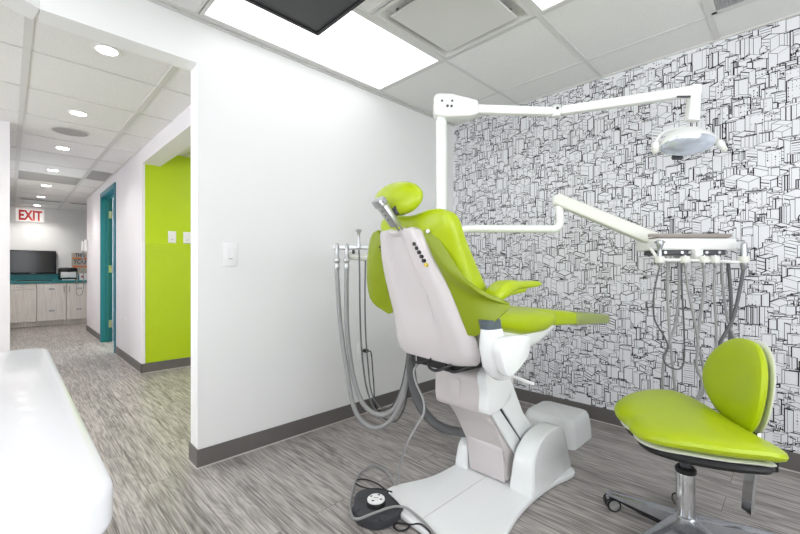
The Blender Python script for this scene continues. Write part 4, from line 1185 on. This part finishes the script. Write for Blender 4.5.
for u, v in ((360, 497), (357, 510), (382, 518), (394, 506)):
    c = PZ(u, v, .045); bm = bmesh.new(); lathe(bm, [(.014, .040), (.014, .047), (.010, .051)], (c.x, c.y, 0), n=16); obj('foot_button', bm, M['pedal'], t)
def fp(lst): return [PZ(u, v, z) for u, v, z in lst]
gc = hp([(431.5, 346), (426, 356), (414.5, 369), (416.5, 384), (423, 399), (423.7, 413)], 1.80, 1.70)
gc += [P(416, 427, 1.66), P(407.8, 442, 1.62), PZ(400.6, 463, .16), PZ(397.5, 482, .05), PZ(395, 484, .02)]
gc += fp([(390, 475, .01), (382, 468, .01), (371, 465.5, .01), (358, 475, .01), (351.5, 495, .01), (350.5, 510, .02), (356, 519, .055), (373, 513.5, .056), (392, 507, .056), (405, 507.5, .050), (416, 515, .036), (426, 524, .036), (432, 531, .036), (440, 540, .036)])
obj('cord', hose_bm(gc, .0050, 8), M['hose'], t)
bc = fp([(388, 492, .05), (378, 484, .02), (366, 479.5, .006), (357, 480, .006), (356.5, 484, .006), (368, 488.5, .012), (380, 489, .02), (392, 492, .03)])
bc2 = fp([(402, 508, .03), (407, 517, .010), (409, 527, .006), (400, 531, .006), (394, 527, .006), (397, 523, .006), (410, 524.5, .012), (420, 524, .034), (428, 530, .034), (433, 538, .034)])
bm = bmesh.new(); tube(bm, bc, .0035, n=8); tube(bm, bc2, .0035, n=8); obj('power_cable', bm, M['black'], t)
settle(t)

# ================================================================== STOOL
SA = math.radians(125)
t = empty('dental_stool', (1.887, 1.772, 0), SA); tag(t, 'lime green rolling stool with rounded back and chrome base in the right foreground', 'stool')
def sl(name, bm, m, parent=None, **k): return obj(name, bm, m, parent or t, **k)
def sseat(x, y, w):
    r = abs(x)/.30
    z = .442+.024*r*r - .10*max(0, y-.1) - .16*max(0, -.08-y)
    return V((x, y, z+w*(.041)))
os_ = smooth2([(.0, .205), (-.07, .215), (-.15, .20), (-.225, .14), (-.275, .05), (-.298, -.04), (-.295, -.12), (-.24, -.17), (-.12, -.185), (0, -.19), (.12, -.185), (.235, -.165), (.295, -.12), (.31, -.04), (.285, .05), (.225, .14), (.15, .20), (.07, .215)], 4)
bm = bmesh.new(); pad(bm, os_, sseat, 2.5, 8); sl('seat_cushion', bm, M['lime'])
def sunder(x, y, w):
    v = sseat(x*.90, y*.91, 0); v.z -= .032+.005*(1-w); return v
bm = bmesh.new(); pad(bm, os_, sunder, 6, 4); sl('seat_rim', bm, M['white'])
bm = bmesh.new(); pad(bm, [(x*.84, y*.90-.008) for x, y in os_], lambda x, y, w: V((x, y, .384+.018*w+.012*(abs(x)/.25)**2-.08*max(0, -.10-y))), 5, 4); sl('seat_pan', bm, M['black'])
bm = bmesh.new(); box(bm, (-.06, -.255, .350), (.06, .10, .392), .008, 2); box(bm, (-.11, -.235, .330), (.09, -.12, .385), .006, 2); sl('tilt_mechanism', bm, M['black'])
bm = bmesh.new(); lathe(bm, [(.019, .26), (.019, .36)], (0, 0, 0), n=20); sl('gas_piston', bm, M['dark'])
bm = bmesh.new(); lathe(bm, [(.030, .06), (.031, .10), (.030, .255), (.027, .262)], (0, 0, 0), n=28); lc_ = sl('column', bm, M['chrome'])
bm = bmesh.new(); lathe(bm, [(.029, .258), (.034, .262), (.034, .275), (.028, .282), (.020, .282)], (0, 0, 0), n=28); sl('column_cap', bm, M['black'], lc_)
# star base
bm = bmesh.new(); lathe(bm, [(.034, .045), (.046, .055), (.046, .085), (.036, .100), (.031, .104)], (0, 0, 0), n=24); hub = sl('base_hub', bm, M['steel'])
for k in range(5):
    wa = math.radians(32+72*k)-SA; u_ = V((math.cos(wa), math.sin(wa), 0)); s_ = V((-u_.y, u_.x, 0))
    bm = bmesh.new(); rings = []
    for r_, w, zt, zb in ((.03, .030, .098, .055), (.10, .024, .093, .058), (.20, .019, .082, .060), (.275, .015, .073, .060), (.285, .010, .070, .062)):
        rings.append([u_*r_+s_*w+UP*zb, u_*r_+s_*w+UP*(zt-.004), u_*r_+s_*w*.6+UP*zt, u_*r_-s_*w*.6+UP*zt, u_*r_-s_*w+UP*(zt-.004), u_*r_-s_*w+UP*zb])
    loft(bm, rings); lg = sl('base_arm', bm, M['steel'])
    bm = bmesh.new(); rings = []
    for r_, w, zt, zb in ((.04, .022, .056, .034), (.14, .018, .060, .040), (.24, .013, .062, .052)):
        rings.append([u_*r_+s_*w+UP*zb, u_*r_+s_*w+UP*zt, u_*r_-s_*w+UP*zt, u_*r_-s_*w+UP*zb])
    loft(bm, rings); sl('arm_underside', bm, M['black'], lg)
    c = u_*.275; bm = bmesh.new(); cyl(bm, c+UP*.045, c+UP*.066, .006, n=12)
    ca = 0.6+k*1.3; wd = V((math.cos(ca), math.sin(ca), 0)); 
    box(bm, (-.012, -.010, .028), (.012, .010, .052), .004, 2, 0, Matrix.Translation(c) @ Matrix.Rotation(ca, 4, 'Z'))
    cs_ = sl('caster', bm, M['steel'], lg)
    for s in (-1, 1):
        bm = bmesh.new(); o_ = V((-wd.y, wd.x, 0))*.012
        a_ = c+o_+wd*0+UP*.0275
        cyl(bm, a_+wd*(s*.006)-wd*.0, a_+wd*(s*.026), .0275, n=24); sl('wheel', bm, M['black'], cs_)
        bm = bmesh.new(); cyl(bm, a_+wd*(s*.026), a_+wd*(s*.0275), .021, n=24); sl('wheel_cap', bm, M['chrome'], cs_)
# back support strut
bm = bmesh.new()
bw = [(-.022, .0), (.022, 0)]
def strip(pts, w, th):
    bm = bmesh.new(); C_ = catmull(pts, 6); rings = []
    for i, p in enumerate(C_):
        tg = (C_[min(i+1, len(C_)-1)]-C_[max(i-1, 0)]).normalized(); nn = V((1, 0, 0)).cross(tg).normalized()
        rings.append([p+V((w, 0, 0))+nn*th, p+V((w, 0, 0))-nn*th, p-V((w, 0, 0))-nn*th, p-V((w, 0, 0))+nn*th])
    loft(bm, rings); return bm
sl('back_strut', strip([(.0, -.205, .13), (.0, -.210, .22), (.0, -.225, .34), (.03, -.245, .43), (.055, -.258, .50)], .026, .005), M['chrome'])
# backrest
BXc = .072
def sback(x, z, w):
    u = (x-BXc)/.19
    y = -.222+.035*u*u+.10*max(0, .62-z)*0 - .12*(z-.60)
    return V((x, y+w*.030, z))
ob = smooth2([(BXc-.01, .752), (BXc+.07, .738), (BXc+.14, .68), (BXc+.175, .60), (BXc+.165, .525), (BXc+.115, .465), (BXc+.05, .430), (BXc-.05, .418), (BXc-.115, .435), (BXc-.160, .50), (BXc-.175, .60), (BXc-.15, .685), (BXc-.09, .738)], 4)
bm = bmesh.new(); pad(bm, ob, sback, 2.5, 7); bk = sl('backrest_cushion', bm, M['lime'])
def sbackr(x, z, w):
    v = sback(BXc+(x-BXc)*.985, .6+(z-.6)*.985, 0); v.y -= .027+.012*(1-w)/2; return v
bm = bmesh.new(); pad(bm, ob, sbackr, 4, 5); sl('backrest_shell', bm, M['white'])

# ================================================================== LIGHT
def spot(x, y, en):
    l = bpy.data.lights.new('downlight_beam', 'SPOT'); l.energy = en; l.spot_size = math.radians(140); l.spot_blend = .8; l.shadow_soft_size = .06; l.color = (1, .965, .93)
    o = bpy.data.objects.new('downlight_beam', l); COL.objects.link(o); o.location = (x, y, HC-.02)
for k in range(7): spot(HX0+GT*(.48-2*k), HY0+.300, 22 if k < 4 else 36)
def area(x, y, z, sx, sy, e, name):
    l = bpy.data.lights.new(name, 'AREA'); l.shape = 'RECTANGLE'; l.size = sx; l.size_y = sy; l.energy = e; l.color = (1, .995, .985)
    o = bpy.data.objects.new(name, l); COL.objects.link(o); o.location = (x, y, z); return o
# unseen lamps: one added to brighten the lime recess, one left of the hall
t = empty('unseen_light', (-1.2, 1.9, HC)); tag(t, 'flush fill light added in the lime recess ceiling, out of view', 'ceiling light')
obj('lens', bx((-1.45, 1.65, HC-.006), (-.95, 2.15, HC-.0045)), emis('recess_fill_lens', (255, 252, 244), 13), t, False); settle(t)
t = empty('unseen_light', (-1.2, -1.0, HC)); tag(t, 'flush light in the ceiling left of the hallway, out of view', 'ceiling light')
obj('lens', bx((-1.6, -1.3, HC-.006), (-1.0, -.7, HC-.0045)), emis('side_lens', (255, 252, 246), 3), t, False); settle(t)

WORLD = 4.7
def portal(loc, rot, sx, sy):
    l = bpy.data.lights.new('fill_daylight_portal', 'AREA'); l.shape = 'RECTANGLE'; l.size = sx; l.size_y = sy; l.energy = 1; l.cycles.is_portal = True  # sampling portal at one of the added, unseen daylight openings
    o = bpy.data.objects.new('fill_daylight_portal', l); COL.objects.link(o); o.location = loc; o.rotation_euler = rot
portal((3.62, .65, 1.435), (PI/2, 0, PI/2), 3.1, 1.37)
portal((2.0, -1.92, 1.435), (PI/2, 0, 0), 2.2, 1.37)
portal((-.975, -1.92, 1.275), (PI/2, 0, 0), 2.25, 1.55)
w = bpy.data.worlds.new('World'); S.world = w; w.use_nodes = True
w.node_tree.nodes['Background'].inputs[0].default_value = (.93, .965, 1, 1); w.node_tree.nodes['Background'].inputs[1].default_value = WORLD

# ================================================================== CAMERA
cd = bpy.data.cameras.new('camera'); cam = bpy.data.objects.new('camera', cd); COL.objects.link(cam)
cam.location = CAM; cam.rotation_euler = (PI/2, 0, YAW)
cd.sensor_width = 36; cd.lens = FL/800*36
cd.shift_x = -(PX-400)/800; cd.shift_y = (PY-267)/800
cd.clip_start = .02
S.camera = cam
S.view_settings.view_transform = 'Standard'; S.view_settings.look = 'None'; S.view_settings.gamma = 1; S.view_settings.exposure = 0
try: S.view_settings.use_curve_mapping = False
except Exception: pass
S.cycles.max_bounces = 10; S.cycles.diffuse_bounces = 6; S.cycles.use_denoising = True
